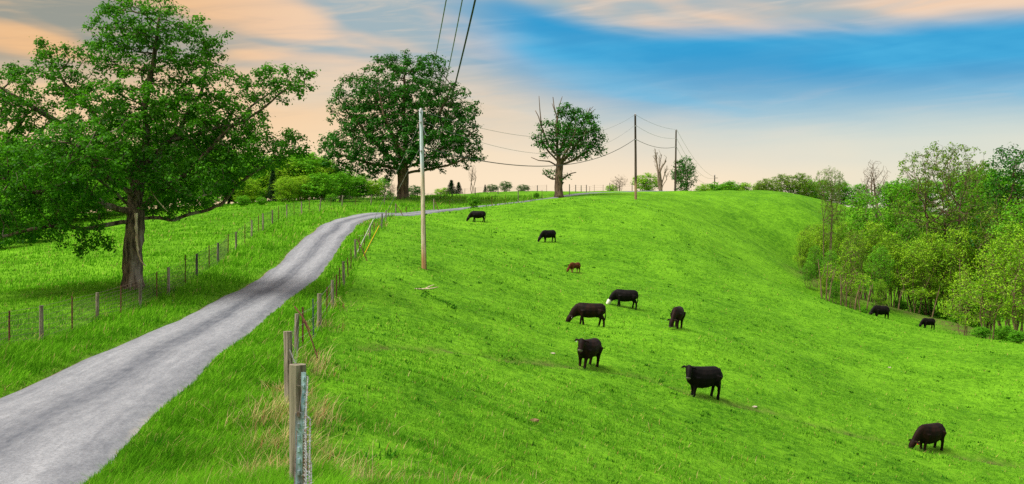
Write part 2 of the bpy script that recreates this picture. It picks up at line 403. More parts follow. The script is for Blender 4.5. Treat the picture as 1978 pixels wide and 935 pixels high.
M['galv_sky_tint'] = speckle('galvanised_steel_sky_tint', (0.10, 0.20, 0.26, 1), (0.34, 0.48, 0.54, 1), 22.0, 0.5, 0.3, 0.003, (1, 1, 0.2), (0.10, 0.05, 0.03, 1), 0.4, 0.0)  # blue of the reflected sky painted into the base colour
M['wire'] = speckle('galvanised_wire', (0.12, 0.13, 0.14, 1), (0.42, 0.45, 0.48, 1), 40.0, 0.4, 0.1, 0.001, (1, 1, 1), (0.16, 0.09, 0.06, 1), 0.5, 0.4)
M['wire_dark'] = speckle('dull_fence_wire', (0.05, 0.04, 0.03, 1), (0.15, 0.12, 0.10, 1), 40.0, 0.7, 0.1, 0.001)
M['pole'] = speckle('pole_wood', (0.34, 0.26, 0.18, 1), (0.72, 0.62, 0.50, 1), 5.0, 0.9, 0.5, 0.02, (1.6, 1.6, 0.10), (0.42, 0.44, 0.47, 1))
M['pole_base'] = speckle('pole_foot_wood', (0.28, 0.13, 0.06, 1), (0.55, 0.32, 0.16, 1), 5.0, 0.9, 0.5, 0.02, (1.6, 1.6, 0.12))
M['pole_dark'] = speckle('creosote_pole', (0.030, 0.022, 0.018, 1), (0.095, 0.070, 0.052, 1), 5.0, 0.9, 0.5, 0.02, (1.6, 1.6, 0.12))
def pole_mat(name, foot_, mid, head, z1, z2):
    m, t, out = new_mat(name); v = objco(t); z = t.sep(v)[2]
    n = t.noise(t.mapping(v, (1.6, 1.6, 0.10)), 5.0, 6, 0.65); n2 = t.noise(t.mapping(v, (3, 3, 0.4)), 2.0, 5, 0.6)
    zz = t.math('ADD', z, t.math('MULTIPLY', t.math('SUBTRACT', n2, 0.5), 1.6)); k = t.step(n, 0.36, 0.64)
    c = t.mix(t.step(zz, z1 - .7, z1 + .7), t.mix(k, *foot_), t.mix(k, *mid)); c = t.mix(t.step(zz, z2 - .7, z2 + .7), c, t.mix(k, *head))
    c = t.mix(t.step(t.noise(t.mapping(v, (9, 9, 0.5)), 2.0, 3, 0.5), 0.60, 0.70, 0, .7), c, (0.05, 0.04, 0.035, 1))
    principled(t, out, c, 0.88, t.bump(n, 0.6, 0.02), 0.2); return m
M['pole_pale'] = pole_mat('weathered_pole_timber', ((0.28, 0.13, 0.06, 1), (0.55, 0.32, 0.16, 1)), ((0.36, 0.27, 0.19, 1), (0.74, 0.64, 0.52, 1)), ((0.30, 0.37, 0.43, 1), (0.60, 0.70, 0.78, 1)), 1.1, 6.0)
M['pole_dark_top'] = pole_mat('dark_topped_pole_timber', ((0.22, 0.13, 0.08, 1), (0.42, 0.28, 0.17, 1)), ((0.030, 0.022, 0.018, 1), (0.095, 0.070, 0.052, 1)), ((0.018, 0.014, 0.012, 1), (0.06, 0.045, 0.036, 1)), 2.2, 7.0)  # tan foot, darker timber towards the top
M['pole_sheath'] = speckle('bluish_weathered_pole', (0.26, 0.33, 0.38, 1), (0.52, 0.62, 0.70, 1), 6.0, 0.8, 0.4, 0.01, (1.5, 1.5, 0.1), (0.10, 0.13, 0.16, 1))
M['cable'] = speckle('black_cable', (0.015, 0.017, 0.02, 1), (0.045, 0.05, 0.055, 1), 9.0, 0.6, 0.1, 0.001)
M['cable_grey'] = speckle('bare_aluminium_cable', (0.10, 0.12, 0.13, 1), (0.22, 0.25, 0.27, 1), 9.0, 0.5, 0.1, 0.001)
M['guard_yellow'] = speckle('yellow_guard', (0.72, 0.48, 0.01, 1), (0.82, 0.62, 0.03, 1), 8.0, 0.5, 0.1, 0.001)
M['guard_white'] = speckle('white_guard', (0.62, 0.62, 0.56, 1), (0.80, 0.80, 0.74, 1), 8.0, 0.5, 0.1, 0.001)
M['insul'] = speckle('glazed_porcelain', (0.20, 0.20, 0.22, 1), (0.40, 0.40, 0.42, 1), 8.0, 0.25, 0.05, 0.001, spec=0.6)
M['stone'] = speckle('pale_stone', (0.26, 0.22, 0.16, 1), (0.48, 0.42, 0.34, 1), 9.0, 0.9, 0.5, 0.02)
M['dung'] = speckle('brown_clod', (0.10, 0.055, 0.03, 1), (0.26, 0.15, 0.09, 1), 9.0, 0.9, 0.5, 0.02)
M['tag_white'] = speckle('white_plastic', (0.75, 0.75, 0.72, 1), (0.85, 0.85, 0.82, 1), 5.0, 0.4, 0.0, 0.001)
M['tag_red'] = speckle('red_plastic', (0.75, 0.02, 0.03, 1), (0.85, 0.04, 0.05, 1), 5.0, 0.4, 0.0, 0.001)
def hide_mat(name, a, b):
    m, t, out = new_mat(name)
    v = t.mapping(objco(t), (1, 1, 1)); n = t.noise(v, 3.0, 4, 0.6); f = t.noise(t.mapping(objco(t), (6, 30, 30)), 3.0, 3, 0.6)
    p = principled(t, out, t.mix(t.step(n, 0.35, 0.68), a, b), 0.62, t.bump(f, 0.4, 0.015), 0.12)
    return m
M['hide_black'] = hide_mat('black_hide', (0.0022, 0.0016, 0.0016, 1), (0.006, 0.004, 0.0036, 1))
M['hide_dark'] = hide_mat('dark_brown_hide', (0.0055, 0.0026, 0.0018, 1), (0.018, 0.0062, 0.0034, 1))
M['hide_brown'] = hide_mat('red_brown_hide', (0.055, 0.015, 0.005, 1), (0.13, 0.036, 0.010, 1))
M['hide_tan'] = hide_mat('tan_leg_hide', (0.20, 0.09, 0.035, 1), (0.32, 0.17, 0.08, 1))
M['hide_white'] = hide_mat('white_face_hide', (0.62, 0.58, 0.50, 1), (0.80, 0.77, 0.70, 1))
M['muzzle'] = hide_mat('grey_muzzle', (0.10, 0.09, 0.085, 1), (0.22, 0.19, 0.18, 1))

# ground cover
m, t, out = new_mat('grassy_ground'); M['ground'] = m
P = pos(t)
big = t.noise(P, 0.045, 4, 0.6); mid_ = t.noise(P, 0.35, 5, 0.62); fine = t.noise(P, 2.6, 6, 0.75); hair = t.noise(t.mapping(P, (1, 0.55, 1)), 17.0, 4, 0.75)
k = t.math('ADD', t.math('ADD', t.math('MULTIPLY', t.step(big, 0.34, 0.66), 0.22), t.math('MULTIPLY', t.step(mid_, 0.32, 0.66), 0.28)), t.math('ADD', t.math('MULTIPLY', t.step(fine, 0.40, 0.60), 0.35), t.math('MULTIPLY', t.step(hair, 0.34, 0.64), 0.15)))
col = t.mix(k, (0.016, 0.092, 0.002, 1), (0.172, 0.420, 0.016, 1))
clump = t.step(t.noise(t.mapping(P, (1, 1, 1), (31, 7, 0)), 0.8, 5, 0.7), 0.60, 0.70, 0.0, 0.55)
col = t.mix(clump, col, (0.032, 0.145, 0.004, 1))
atr = t.node('ShaderNodeAttribute', attribute_name='bare'); 
bare = t.math('MULTIPLY', atr.outputs['Fac'], t.step(t.noise(P, 1.3, 5, 0.7), 0.32, 0.62))
col = t.mix(bare, col, t.mix(fine, (0.045, 0.028, 0.014, 1), (0.15, 0.105, 0.06, 1)))
hgt = t.math('ADD', t.math('MULTIPLY', fine, 0.6), t.math('MULTIPLY', hair, 0.4))
principled(t, out, col, 0.95, t.bump(hgt, 0.9, 0.16), 0.05)

# road
m, t, out = new_mat('worn_chip_seal'); M['road'] = m
P = pos(t); uv = t.node('ShaderNodeUVMap', uv_map='along').outputs[0]; U, Vv, _ = t.sep(uv)
st = t.noise(t.mapping(uv, (18, 0.16, 1)), 1.0, 6, 0.7, 0.4)
st2 = t.noise(t.mapping(uv, (3.5, 0.05, 1), (3, 1, 0)), 1.0, 4, 0.6, 0.3)
chip = t.noise(P, 16.0, 7, 0.85); patch = t.noise(P, 0.55, 5, 0.6)
wob_ = t.math('MULTIPLY', t.math('SUBTRACT', t.noise(t.mapping(uv, (0.01, 0.1, 1)), 1.0, 3, 0.5), 0.5), 0.14)
u_ = t.math('ADD', U, wob_)
def band(c, hw): return t.math('SUBTRACT', 1.0, t.step(t.math('ABSOLUTE', t.math('SUBTRACT', u_, c)), hw * 0.25, hw))
light_ = t.math('MAXIMUM', band(0.28, 0.14), band(0.76, 0.16))
darkm = t.math('MAXIMUM', band(0.52, 0.12), t.math('MULTIPLY', band(0.06, 0.08), 0.4))
k = t.math('ADD', t.math('ADD', t.math('MULTIPLY', t.step(st, 0.30, 0.70), 0.20), t.math('MULTIPLY', t.step(t.noise(t.mapping(uv, (16, 1.2, 1)), 1.0, 6, 0.75), 0.34, 0.66), 0.26)), t.math('MULTIPLY', t.step(st2, 0.30, 0.70), 0.16))
k = t.math('ADD', k, t.math('MULTIPLY', light_, 0.20)); k = t.math('SUBTRACT', k, t.math('MULTIPLY', darkm, 0.26))
k = t.math('ADD', k, t.math('MULTIPLY', t.math('SUBTRACT', patch, 0.5), 0.14))
col = t.mix(t.math('ADD', k, 0.1, clamp=True), (0.085, 0.095, 0.118, 1), (0.335, 0.350, 0.378, 1))
col = t.mix(t.step(chip, 0.44, 0.66, 0.0, 0.60), col, (0.045, 0.05, 0.058, 1)); col = t.mix(t.step(chip, 0.58, 0.72, 0.0, 0.6), col, (0.42, 0.42, 0.42, 1))
edge = t.math('SUBTRACT', 1.0, t.step(t.math('ADD', U, t.math('MULTIPLY', t.math('SUBTRACT', t.noise(P, 1.1, 4, 0.7), 0.5), 0.08)), 0.015, 0.05))
col = t.mix(t.math('MULTIPLY', edge, 0.8), col, (0.20, 0.105, 0.05, 1))
redge = t.step(t.math('ADD', U, t.math('MULTIPLY', t.math('SUBTRACT', t.noise(P, 1.4, 4, 0.7), 0.5), 0.12)), 0.955, 0.995)
col = t.mix(t.math('MULTIPLY', t.math('MULTIPLY', redge, 0.45), t.step(patch, 0.42, 0.58)), col, (0.36, 0.33, 0.28, 1))
principled(t, out, col, 0.85, t.bump(chip, 0.5, 0.012), 0.25)

# ------------------------------------------------------------------ ground sheet
azs = np.unique(np.r_[np.radians(np.arange(-34, 34.01, 0.22)), np.radians(np.arange(-180, -34, 4.0)), np.radians(np.arange(38, 180, 4.0))])
rad = np.r_[np.geomspace(0.6, 6, 10)[:-1], np.geomspace(6, 330, 330)[:-1], np.geomspace(330, 4000, 24)]
RR_, AA_ = np.meshgrid(rad, azs, indexing='ij'); gx = (RR_ * np.sin(AA_)).ravel(); gy = (RR_ * np.cos(AA_)).ravel()
gz = H(gx, gy); na, nr = len(azs), len(rad)
i0 = (np.arange(nr - 1)[:, None] * na + np.arange(na)[None, :]); j1 = (np.arange(na) + 1) % na
i1 = (np.arange(nr - 1)[:, None] * na + j1[None, :])
quads = np.stack([i0, i1, i1 + na, i0 + na], axis=-1).reshape(-1, 4)[:, ::-1]
centre = len(gx); V = np.vstack([np.c_[gx, gy, gz], [[0, 0, h1(0, 0)]]])
tri = np.c_[np.full(na, centre), np.arange(na), j1][:, ::-1]
me = np_mesh('ground', V, [quads, tri], True)
# bare trodden soil: under the gully thicket, along the cattle track, under the road strip
bare = np.zeros(len(V)); x_, y_ = V[:, 0], V[:, 1]
gl = np.array([ground_at(*p)[:2] if False else at(*p)[:2] for p in ((1625, 590, 126), (1650, 592, 126), (1740, 605, 127), (1830, 640, 121), (1978, 690, 110))])
for a, b in zip(gl[:-1], gl[1:]):
    ab = b - a; tt = np.clip(((x_ - a[0]) * ab[0] + (y_ - a[1]) * ab[1]) / (ab @ ab), 0, 1)
    dd = np.hypot(x_ - a[0] - tt * ab[0], y_ - a[1] - tt * ab[1])
    bare = np.maximum(bare, np.clip(1.5 - dd / 5.0, 0, 1) * 0.95)
nm = (x_ > -12) & (y_ < 90) & (y_ > 15)
bare[nm] = np.maximum(bare[nm], 0.8 * np.exp(-(path_dist(x_[nm], y_[nm]) / 0.35) ** 2))
rd_ = road_dist(x_, y_); bare = np.maximum(bare, np.clip(0.35 - rd_ / 0.5, 0, 1) * (rd_ < 3))
float_attr(me, 'bare', bare)
tag(link('ground', me, M['ground']), kind='structure')

# ------------------------------------------------------------------ road strip
NC = 11; uu = np.linspace(0, 1, NC); Vr = []; s_al = np.r_[0, np.cumsum(np.linalg.norm(np.diff(RC, axis=0), axis=1))]
for i in range(NR):
    l = RC[i] + RN[i] * RWL[i]; r_ = RC[i] - RN[i] * RWR[i]
    l = l + RN[i] * 0.04 * (vnoise(np.array([s_al[i] / 0.9]), np.array([3.0]), 5)[0]); r_ = r_ - RN[i] * 0.07 * (vnoise(np.array([s_al[i] / 1.1]), np.array([9.0]), 6)[0])
    for u in uu:
        p = l * (1 - u) + r_ * u; Vr.append((p[0], p[1], u))
Vr = np.array(Vr); zr = H0(Vr[:, 0], Vr[:, 1]) + 0.02 + 0.05 * (1 - (2 * Vr[:, 2] - 1) ** 2)
edge_m = (Vr[:, 2] == 0) | (Vr[:, 2] == 1); zr[edge_m] -= 0.12
a = (np.arange(NR - 1)[:, None] * NC + np.arange(NC - 1)[None, :]).ravel()
q = np.c_[a, a + 1, a + NC + 1, a + NC]
me = np_mesh('road', np.c_[Vr[:, 0], Vr[:, 1], zr], [q], True)
uvl = me.uv_layers.new(name='along'); vi = np.empty(len(me.loops), dtype=np.int32); me.loops.foreach_get('vertex_index', vi)
uvl.data.foreach_set('uv', np.c_[Vr[vi, 2], s_al[vi // NC]].astype(np.float32).ravel())
tag(link('road', me, M['road']), kind='structure')

# ------------------------------------------------------------------ tree growing
def colonize(lines, attr, step, infl, kill, iters=220, bias=(0, 0, 0.10)):
    """lines: list of polylines (first is the trunk; later ones start at the nearest node already there)"""
    pts = []; par = []
    for li, L in enumerate(lines):
        L = np.asarray(L, float); n = max(2, int(np.linalg.norm(np.diff(L, axis=0), axis=1).sum() / step) + 1)
        Q = resample(L, n)
        wob = np.cumsum(RNG.normal(0, step * 0.10, Q.shape), axis=0); wob -= np.linspace(0, 1, n)[:, None] * wob[-1] * 0.5
        if li > 0: Q = Q + wob
        if li == 0:
            for i, q in enumerate(Q): pts.append(q); par.append(i - 1)
        else:
            A = np.array(pts); k = int(np.argmin(np.linalg.norm(A - Q[0], axis=1)))
            for q in Q[1:]: pts.append(q); par.append(k); k = len(pts) - 1
    cap = len(pts) + 14000; X = np.zeros((cap, 3)); X[:len(pts)] = pts; n = len(pts); par = par + []
    D = np.full(len(attr), 1e9); I = np.zeros(len(attr), int)
    for i in range(0, n, 64):
        d = np.linalg.norm(attr[:, None] - X[None, i:min(i + 64, n)], axis=2); k = d.argmin(1); dm = d[np.arange(len(attr)), k]
        u = dm < D; D[u] = dm[u]; I[u] = k[u] + i
    nk = np.zeros(cap, int)
    alive = D > kill; attr, D, I = attr[alive], D[alive], I[alive]; bias = np.array(bias)
    for it in range(iters):
        if len(attr) == 0: break
        act = (D < infl) & (nk[I] < 3)
        if not act.any():
            act = (D <= np.quantile(D, 0.1)) & (nk[I] < 3)
            if not act.any(): break
        idx = I[act]; v = attr[act] - X[idx]; v /= np.linalg.norm(v, axis=1)[:, None] + 1e-9
        uniq, inv = np.unique(idx, return_inverse=True); S = np.zeros((len(uniq), 3)); np.add.at(S, inv, v)
        S /= np.linalg.norm(S, axis=1)[:, None] + 1e-9; S += RNG.normal(0, 0.22, S.shape) + bias; S /= np.linalg.norm(S, axis=1)[:, None] + 1e-9
        new = X[uniq] + S * step; m_ = len(new)
        if n + m_ >= cap: break
        X[n:n + m_] = new; par += list(uniq); nk[uniq] += 1
        d = np.linalg.norm(attr[:, None] - new[None], axis=2); k = d.argmin(1); dm = d[np.arange(len(attr)), k]
        u = dm < D; D[u] = dm[u]; I[u] = k[u] + n; n += m_
        keep = D > kill; attr, D, I = attr[keep], D[keep], I[keep]
    return X[:n], np.array(par)

def wood_mesh(mb, X, par, R0, r_tip, rmin_draw=0.0, flare=1.35):
    n = len(X); kids = [[] for _ in range(n)]
    for i in range(1, n):
        if par[i] >= 0: kids[par[i]].append(i)
    tips = np.array([len(k) == 0 for k in kids]); N = max(2, tips.sum()); e = math.log(N) / math.log(R0 / r_tip)
    order = np.argsort([-1]) if False else None
    depth = np.zeros(n, int)
    for i in range(1, n): depth[i] = depth[par[i]] + 1 if par[i] < i else 0
    r = np.zeros(n); seq = np.argsort(-depth)
    for i in seq:
        r[i] = r_tip if tips[i] else sum(r[k] ** e for k in kids[i]) ** (1 / e)
    starts = [(0, None)]
    while starts:
        i, p = starts.pop()
        ch = [] if p is None else [p]
        while True:
            ch.append(i)
            if not kids[i]: break
            ks = sorted(kids[i], key=lambda q: -r[q])
            for q in ks[1:]: starts.append((q, i))
            i = ks[0]
        rr = np.array([r[q] for q in ch])
        if p is not None: rr[0] = min(rr[0], rr[1] * 1.25)
        if rr.max() < rmin_draw: continue
        if p is None:
            zz = X[ch][:, 2] - X[0][2]; rr = rr * (1 + (flare - 1) * np.exp(-zz / (R0 * 1.6)))
        mb.tube(X[ch], rr, 10 if rr[0] > 0.15 else 6 if rr[0] > 0.05 else 4 if rr[0] > 0.02 else 3, cap=True, jitter=0.10 if rr[0] > 0.15 else 0)
    return r, tips, kids

def leaves_mesh(name, C, size, droop=0.35, asp=0.62, cen=None):
    """one leaf (a folded diamond) per centre; leaves lie like shingles over the spray they belong to"""
    n = len(C); N = RNG.normal(0, 0.42, (n, 3)); N[:, 2] += 0.75
    if cen is not None:
        o = C - cen; N += 0.9 * o / (np.linalg.norm(o, axis=1)[:, None] + 1e-6)
    N /= np.linalg.norm(N, axis=1)[:, None]
    d = RNG.normal(0, 1, (n, 3)); d[:, 2] -= droop; d -= N * (d * N).sum(1)[:, None]; d /= np.linalg.norm(d, axis=1)[:, None] + 1e-9
    s = np.cross(d, N); nn = N
    L = size * RNG.uniform(0.65, 1.3, n)[:, None]; W_ = L * asp
    V = np.stack([C - d * L * 0.5, C + s * W_ * 0.5 + nn * L * 0.10, C + d * L * 0.5 - nn * L * 0.12, C - s * W_ * 0.5 + nn * L * 0.10], axis=1).reshape(-1, 3)
    b = np.arange(n)[:, None] * 4
    return np_mesh(name, V, [np.hstack([b, b + 1, b + 3]), np.hstack([b + 1, b + 2, b + 3])])

def ball(c, r, n, fill=0.45):
    v = RNG.normal(0, 1, (n, 3)); v /= np.linalg.norm(v, axis=1)[:, None]
    return np.asarray(c) + v * np.asarray(r) * (RNG.uniform(0, 1, n) ** fill)[:, None]

def foliage_points(X, r, tips, kids, per_tip, sig, thr, per_node=0):
    """leaf centres and the middle of the spray each belongs to"""
    T = X[tips]; K = [np.repeat(T, per_tip, axis=0)]
    if per_node:
        Q = X[(~tips) & (r < thr)]; K.append(np.repeat(Q, per_node, axis=0))
    K = np.vstack(K); sg = np.array([sig, sig, sig * .62])
    return K + RNG.normal(0, 1, K.shape) * sg, K - np.array([0, 0, sig * .5])

def grow(name, label, cat, base, lines, lobes, R0, r_tip, step, kill, infl, leaf, leaf_n, sig, mat_b, mat_l, group=None, node_leaf=0, extra=None, bias=(0, 0, 0.08), iters=220, rdraw=0.0, flare=1.35, thr=None):
    root = tag(empty(name, base), label, cat, group)
    A = np.vstack([ball(c, r, n) for c, r, n in lobes])
    X, par = colonize(lines, A, step, infl, kill, iters, bias)
    mb = MB(); r, tips, kids = wood_mesh(mb, X, par, R0, r_tip, rdraw, flare)
    if extra:
        for pts, ra, rb in extra: mb.tube(resample(pts, max(4, len(pts) * 3)), np.linspace(ra, rb, max(4, len(pts) * 3)), 6, jitter=0.08)
    mb.build('trunk', mat_b, root, True)
    if leaf_n:
        C, K = foliage_points(X, r, tips, kids, leaf_n, sig, thr or r_tip * 2.2, node_leaf)
        link('crown', leaves_mesh('crown', C, leaf, cen=K), mat_l, root)
    return root

def px_local(bpx, bpy_, d):
    """photo pixel offsets round a foot pixel -> metres at the tree's distance (x, depth, height)"""
    k = d / F
    return lambda q: np.array([(q[0] - bpx) * k, q[2] if len(q) > 2 else 0.0, (bpy_ - q[1]) * k])

# the big oak beside the fence
b = ground_at(257, 556); d1 = b[1]; L = px_local(257, 556, d1)
P_ = lambda *qs: [L(q) for q in qs]
oak_lines = [P_((257,562),(256,520),(258,480),(262,440),(264,408)),
    P_((264,408),(258,370,.3),(262,320,.3),(270,270,.5),(268,215,.2),(285,150,0),(300,80,0),(310,20,0)),
    P_((264,408),(290,385,-.3),(322,362,-.6),(352,348,-.8),(400,300,-.8),(450,250,-.6),(500,200,-.4),(545,165)),
    P_((322,362,-.6),(345,360,-1),(370,374,-1.2),(400,385,-1.3),(425,378,-1.3)),
    P_((264,425),(300,419,.3),(330,424,.5),(360,412,.5),(400,402,.4),(430,390,.2),(452,366,.2),(480,335,.4),(540,300,.5)),
    P_((262,405),(235,372,-.5),(205,345,-.8),(195,310,-1),(180,270,-1)),
    P_((260,412),(215,398,-1),(172,358,-1.5),(110,380,-2),(50,350,-2)),
    P_((259,430),(195,440,-1.2),(150,430,-2.2),(80,445,-3),(20,470,-3)),
    P_((262,370,.3),(230,300,.8),(170,220,1),(110,150,.8),(90,110,.6)),
    P_((266,330,.3),(330,260,1),(380,180,1.2),(400,100,1)),
    P_((230,300,.8),(120,250,1.2),(40,200,.8),(-20,160,.5)),
    P_((262,360,.3),(270,330,2),(280,280,4),(290,240,5)),
    P_((262,380,.3),(250,350,-2),(240,310,-3.4),(220,290,-4.2)),
    P_((300,280,.5),(400,250,.5),(470,230,.3),(560,170,.2),(590,165,.2))]
k1 = d1 / F
oak_lobes = [(L((x, y, dy)), (rx * k1, rd, ry * k1), n) for x, y, dy, rx, ry, rd, n in (
    (290,85,0,112,105,2.2,330),(380,90,.6,60,75,1.4,70),(215,70,0,50,75,1.2,60),(112,150,.6,70,80,1.8,130),(10,215,.5,95,105,2.2,240),(-60,330,0,60,130,2.4,150),
    (270,235,0,150,105,3.4,620),(205,320,-3.4,110,78,2,460),(60,365,-2,130,90,2.5,430),(40,450,-2.8,80,35,1.2,90),(150,430,-2.0,95,42,1.3,120),(205,470,-1.6,42,28,.7,36),
    (425,205,0,95,90,2.5,210),(530,160,.1,62,45,1.2,80),(580,160,.1,22,38,.6,24),(470,285,.3,115,60,2.2,300),(555,285,.3,42,36,1,50),(380,345,-.8,110,45,2,260),(270,260,4.5,150,105,2,340),(330,395,0.6,90,28,1.4,60))]
oak = grow('oak_tree', 'huge spreading oak with thick furrowed trunk just behind the wire fence', 'tree', b, oak_lines, oak_lobes, 0.41, 0.011, 0.25, 0.29, 2.2, 0.155, 46, 0.16, M['bark'], M['leaf_oak'], node_leaf=8, flare=1.4, thr=0.03)
mb = MB()
mb.tube(resample(P_((271,412,-.45),(272,440,-.55),(274,470,-.58),(275,488,-.55)), 12), np.linspace(.07, .05, 12) * (1 + RNG.uniform(-.3, .3, 12)), 6, jitter=.3)
mb.tube(resample(P_((275,488,-.55),(281,503,-.6),(292,513,-.7)), 8), np.linspace(.05, .025, 8), 5, jitter=.2)
o = mb.build('split_branch', M['pale_wood'], oak); o['label'] = 'pale split branch hanging down beside the trunk'
mb = MB(); mb.tube(resample(P_((303,362,-1.0),(318,383,-1.2),(336,403,-1.3),(343,409,-1.3)), 10), np.linspace(.04, .012, 10), 5, jitter=.2)
o = mb.build('dead_branch', M['pale_wood'], oak); o['label'] = 'thin bare grey branch dangling in the crown'

# the domed tree across the road
b = ground_at(778, 385); 
if b is None or b[1] > 175: b = at(778, 385, 142); b[2] = h1(b[0], b[1])
d2 = b[1]; k2 = d2 / F; L = px_local(778, 385, d2)
dome_lines = [P_((778,388),(778,360),(779,335),(780,318)),
    P_((780,318),(784,260,.5),(780,200,.5),(786,140,0)), P_((780,330),(740,290,-1),(700,250,-1.5),(670,215,-1)), P_((780,330),(720,318,0),(670,300,.5),(635,300,.5)),
    P_((780,322),(820,270,-1),(850,210,-1),(870,160,0)), P_((780,328),(830,300,0),(880,270,.5),(920,250,.5)), P_((780,335),(830,325,-1),(880,315,-1.5),(925,290,-1)),
    P_((780,318),(750,250,2),(720,180,2),(700,150,1)), P_((780,318),(770,280,-3),(750,230,-4.5),(740,190,-4)), P_((780,320),(800,280,3),(830,220,4.5))]
dome_lobes = [(L((x, y, dy)), (rx * k2, rd, ry * k2), n) for x, y, dy, rx, ry, rd, n in (
    (775,195,0,125,85,6,900),(755,125,0,38,26,3,70),(810,125,0,58,26,3,110),(690,200,0,55,60,4,200),(675,285,0,55,55,4,260),(645,300,0,28,40,2.4,80),(872,235,0,62,72,4.5,320),(895,290,0,42,38,3,140),
    (720,270,-3.5,90,65,3,260),(810,275,-4,105,58,3,300),(780,230,4.5,120,90,3,200),(735,330,0,60,22,3,60),(840,315,-1,60,20,2.5,60))]
grow('domed_tree', 'broad domed shade tree with thick trunk across the road on the crest', 'tree', b, dome_lines, dome_lobes, 0.68, 0.020, 0.52, 0.62, 5.0, 0.32, 40, 0.30, M['bark_far'], M['leaf_far'], node_leaf=8, flare=1.35, thr=0.05)

# the half dead tree on the crest
b = ground_at(1079, 381)
if b is None or b[1] > 175: b = at(1079, 381, 142); b[2] = h1(b[0], b[1])
d3 = b[1]; k3 = d3 / F; L = px_local(1079, 381, d3)
sn_lines = [P_((1079,384),(1079,360),(1080,335),(1081,318)), P_((1081,318),(1078,280),(1075,240),(1080,210)), P_((1081,318),(1105,290),(1130,262),(1150,250)),
    P_((1081,320),(1120,300),(1150,280)), P_((1081,315),(1060,290),(1045,265)), P_((1080,300),(1095,260,1),(1110,220,1)), P_((1081,318),(1095,290,-2),(1105,260,-3))]
sn_lobes = [(L((x, y, dy)), (rx * k3, rd, ry * k3), n) for x, y, dy, rx, ry, rd, n in ((1112,262,0,52,52,3.6,420),(1150,275,0,22,30,1.6,60),(1098,215,0,22,18,1.4,50),(1058,270,0,24,40,2,90),(1120,225,0,30,16,1.5,40),(1060,335,0,14,8,.7,16),(1095,340,0,10,8,.6,10))]
extra = [(P_((1075,300),(1058,280),(1046,245),(1040,225),(1034,214)), .16, .05), (P_((1046,245),(1043,215),(1041,186)), .10, .04), (P_((1080,260),(1075,225),(1070,206),(1068,188)), .14, .05),
         (P_((1078,225),(1080,205),(1086,187)), .10, .04), (P_((1075,225),(1066,200)), .08, .03), (P_((1120,250),(1132,225),(1140,208)), .10, .04), (P_((1132,225),(1150,211)), .07, .03), (P_((1138,214),(1146,206)), .05, .02), (P_((1132,224),(1134,209)), .05, .02),
         (P_((1078,322),(1062,312),(1040,310),(1026,304)), .13, .04), (P_((1078,345),(1066,346),(1053,338),(1048,328)), .16, .05), (P_((1082,348),(1092,342),(1103,335),(1113,333)), .16, .06)]
grow('half_dead_tree', 'stout crest tree with dead snags above a round leafy crown', 'tree', b, sn_lines, sn_lobes, 0.52, 0.025, 0.48, 0.56, 5.0, 0.33, 32, 0.34, M['bark_far'], M['leaf_far'], node_leaf=10, extra=extra, flare=1.4, thr=0.05)

# ------------------------------------------------------------------ smaller trees: one of each kind, then copies
def proto(name, height, stems, lobes, R0, r_tip, step, kill, leaf, leaf_n, sig, mat_b, mat_l, node_leaf=1, lean=0.12, rdraw=0.0, infl=3.0):
    """a plant of the given height standing at the origin, its lobes in fractions of the height; parts trunk and crown"""
    root = empty(name, (0, 0, -500)); lines = []
    mb = MB(); Cs = []
    A = np.vstack([ball(np.array(c) * height, np.array(r) * height, n) for c, r, n in lobes])
    owner = RNG.integers(0, stems, len(A)) if stems > 1 else np.zeros(len(A), int)
    for s in range(stems):
        a = 2 * math.pi * s / stems + RNG.uniform(-.5, .5); b0 = np.array([math.cos(a), math.sin(a), 0]) * (0.045 * height if stems > 1 else 0)
        top = b0 + np.array([math.cos(a), math.sin(a), 0]) * lean * height * RNG.uniform(.4, 1.2) + np.array([0, 0, height * RNG.uniform(.42, .62)])
        midp = (b0 + top) / 2 + RNG.normal(0, .025 * height, 3)
        X, par = colonize([[b0 - np.array([0, 0, .15]), midp, top]], A[owner == s], step, infl, kill, 120)
        r, tips, kids = wood_mesh(mb, X, par, R0, r_tip, rdraw, 1.2)
        if leaf_n: Cs.append(foliage_points(X, r, tips, kids, leaf_n, sig, r_tip * 2, node_leaf))
    parts = [mb.build('trunk', mat_b, root, True)]
    if leaf_n: parts.append(link('crown', leaves_mesh('crown', np.vstack([q[0] for q in Cs]), leaf, cen=np.vstack([q[1] for q in Cs])), mat_l, root))
    root['_h'] = height
    return root
USED = set()
def plant(pr, x, y, height, label, cat, group=None, wide=1.0, rz=None, name=None, sink=0.05):
    if pr.name in USED or True:
        r = pr.copy(); COL.objects.link(r); r.name = name or pr.name.split('.')[0]
        for ch in list(PROTO_KIDS[pr.name]):
            c = ch.copy(); COL.objects.link(c); c.parent = r
    for k in ('label', 'category', 'group'):
        if k in r: del r[k]
    s = height / pr['_h']; r.location = (x, y, h1(x, y) - sink); r.scale = (s * wide, s * wide, s); r.rotation_euler = (0, 0, rz if rz is not None else random.uniform(0, 6.28))
    if '_h' in r: del r['_h']
    tag(r, label, cat, group); return r
def top_at(px, py, d):
    p = at(px, py, d); return p[0], p[1], p[2] - h1(p[0], p[1])

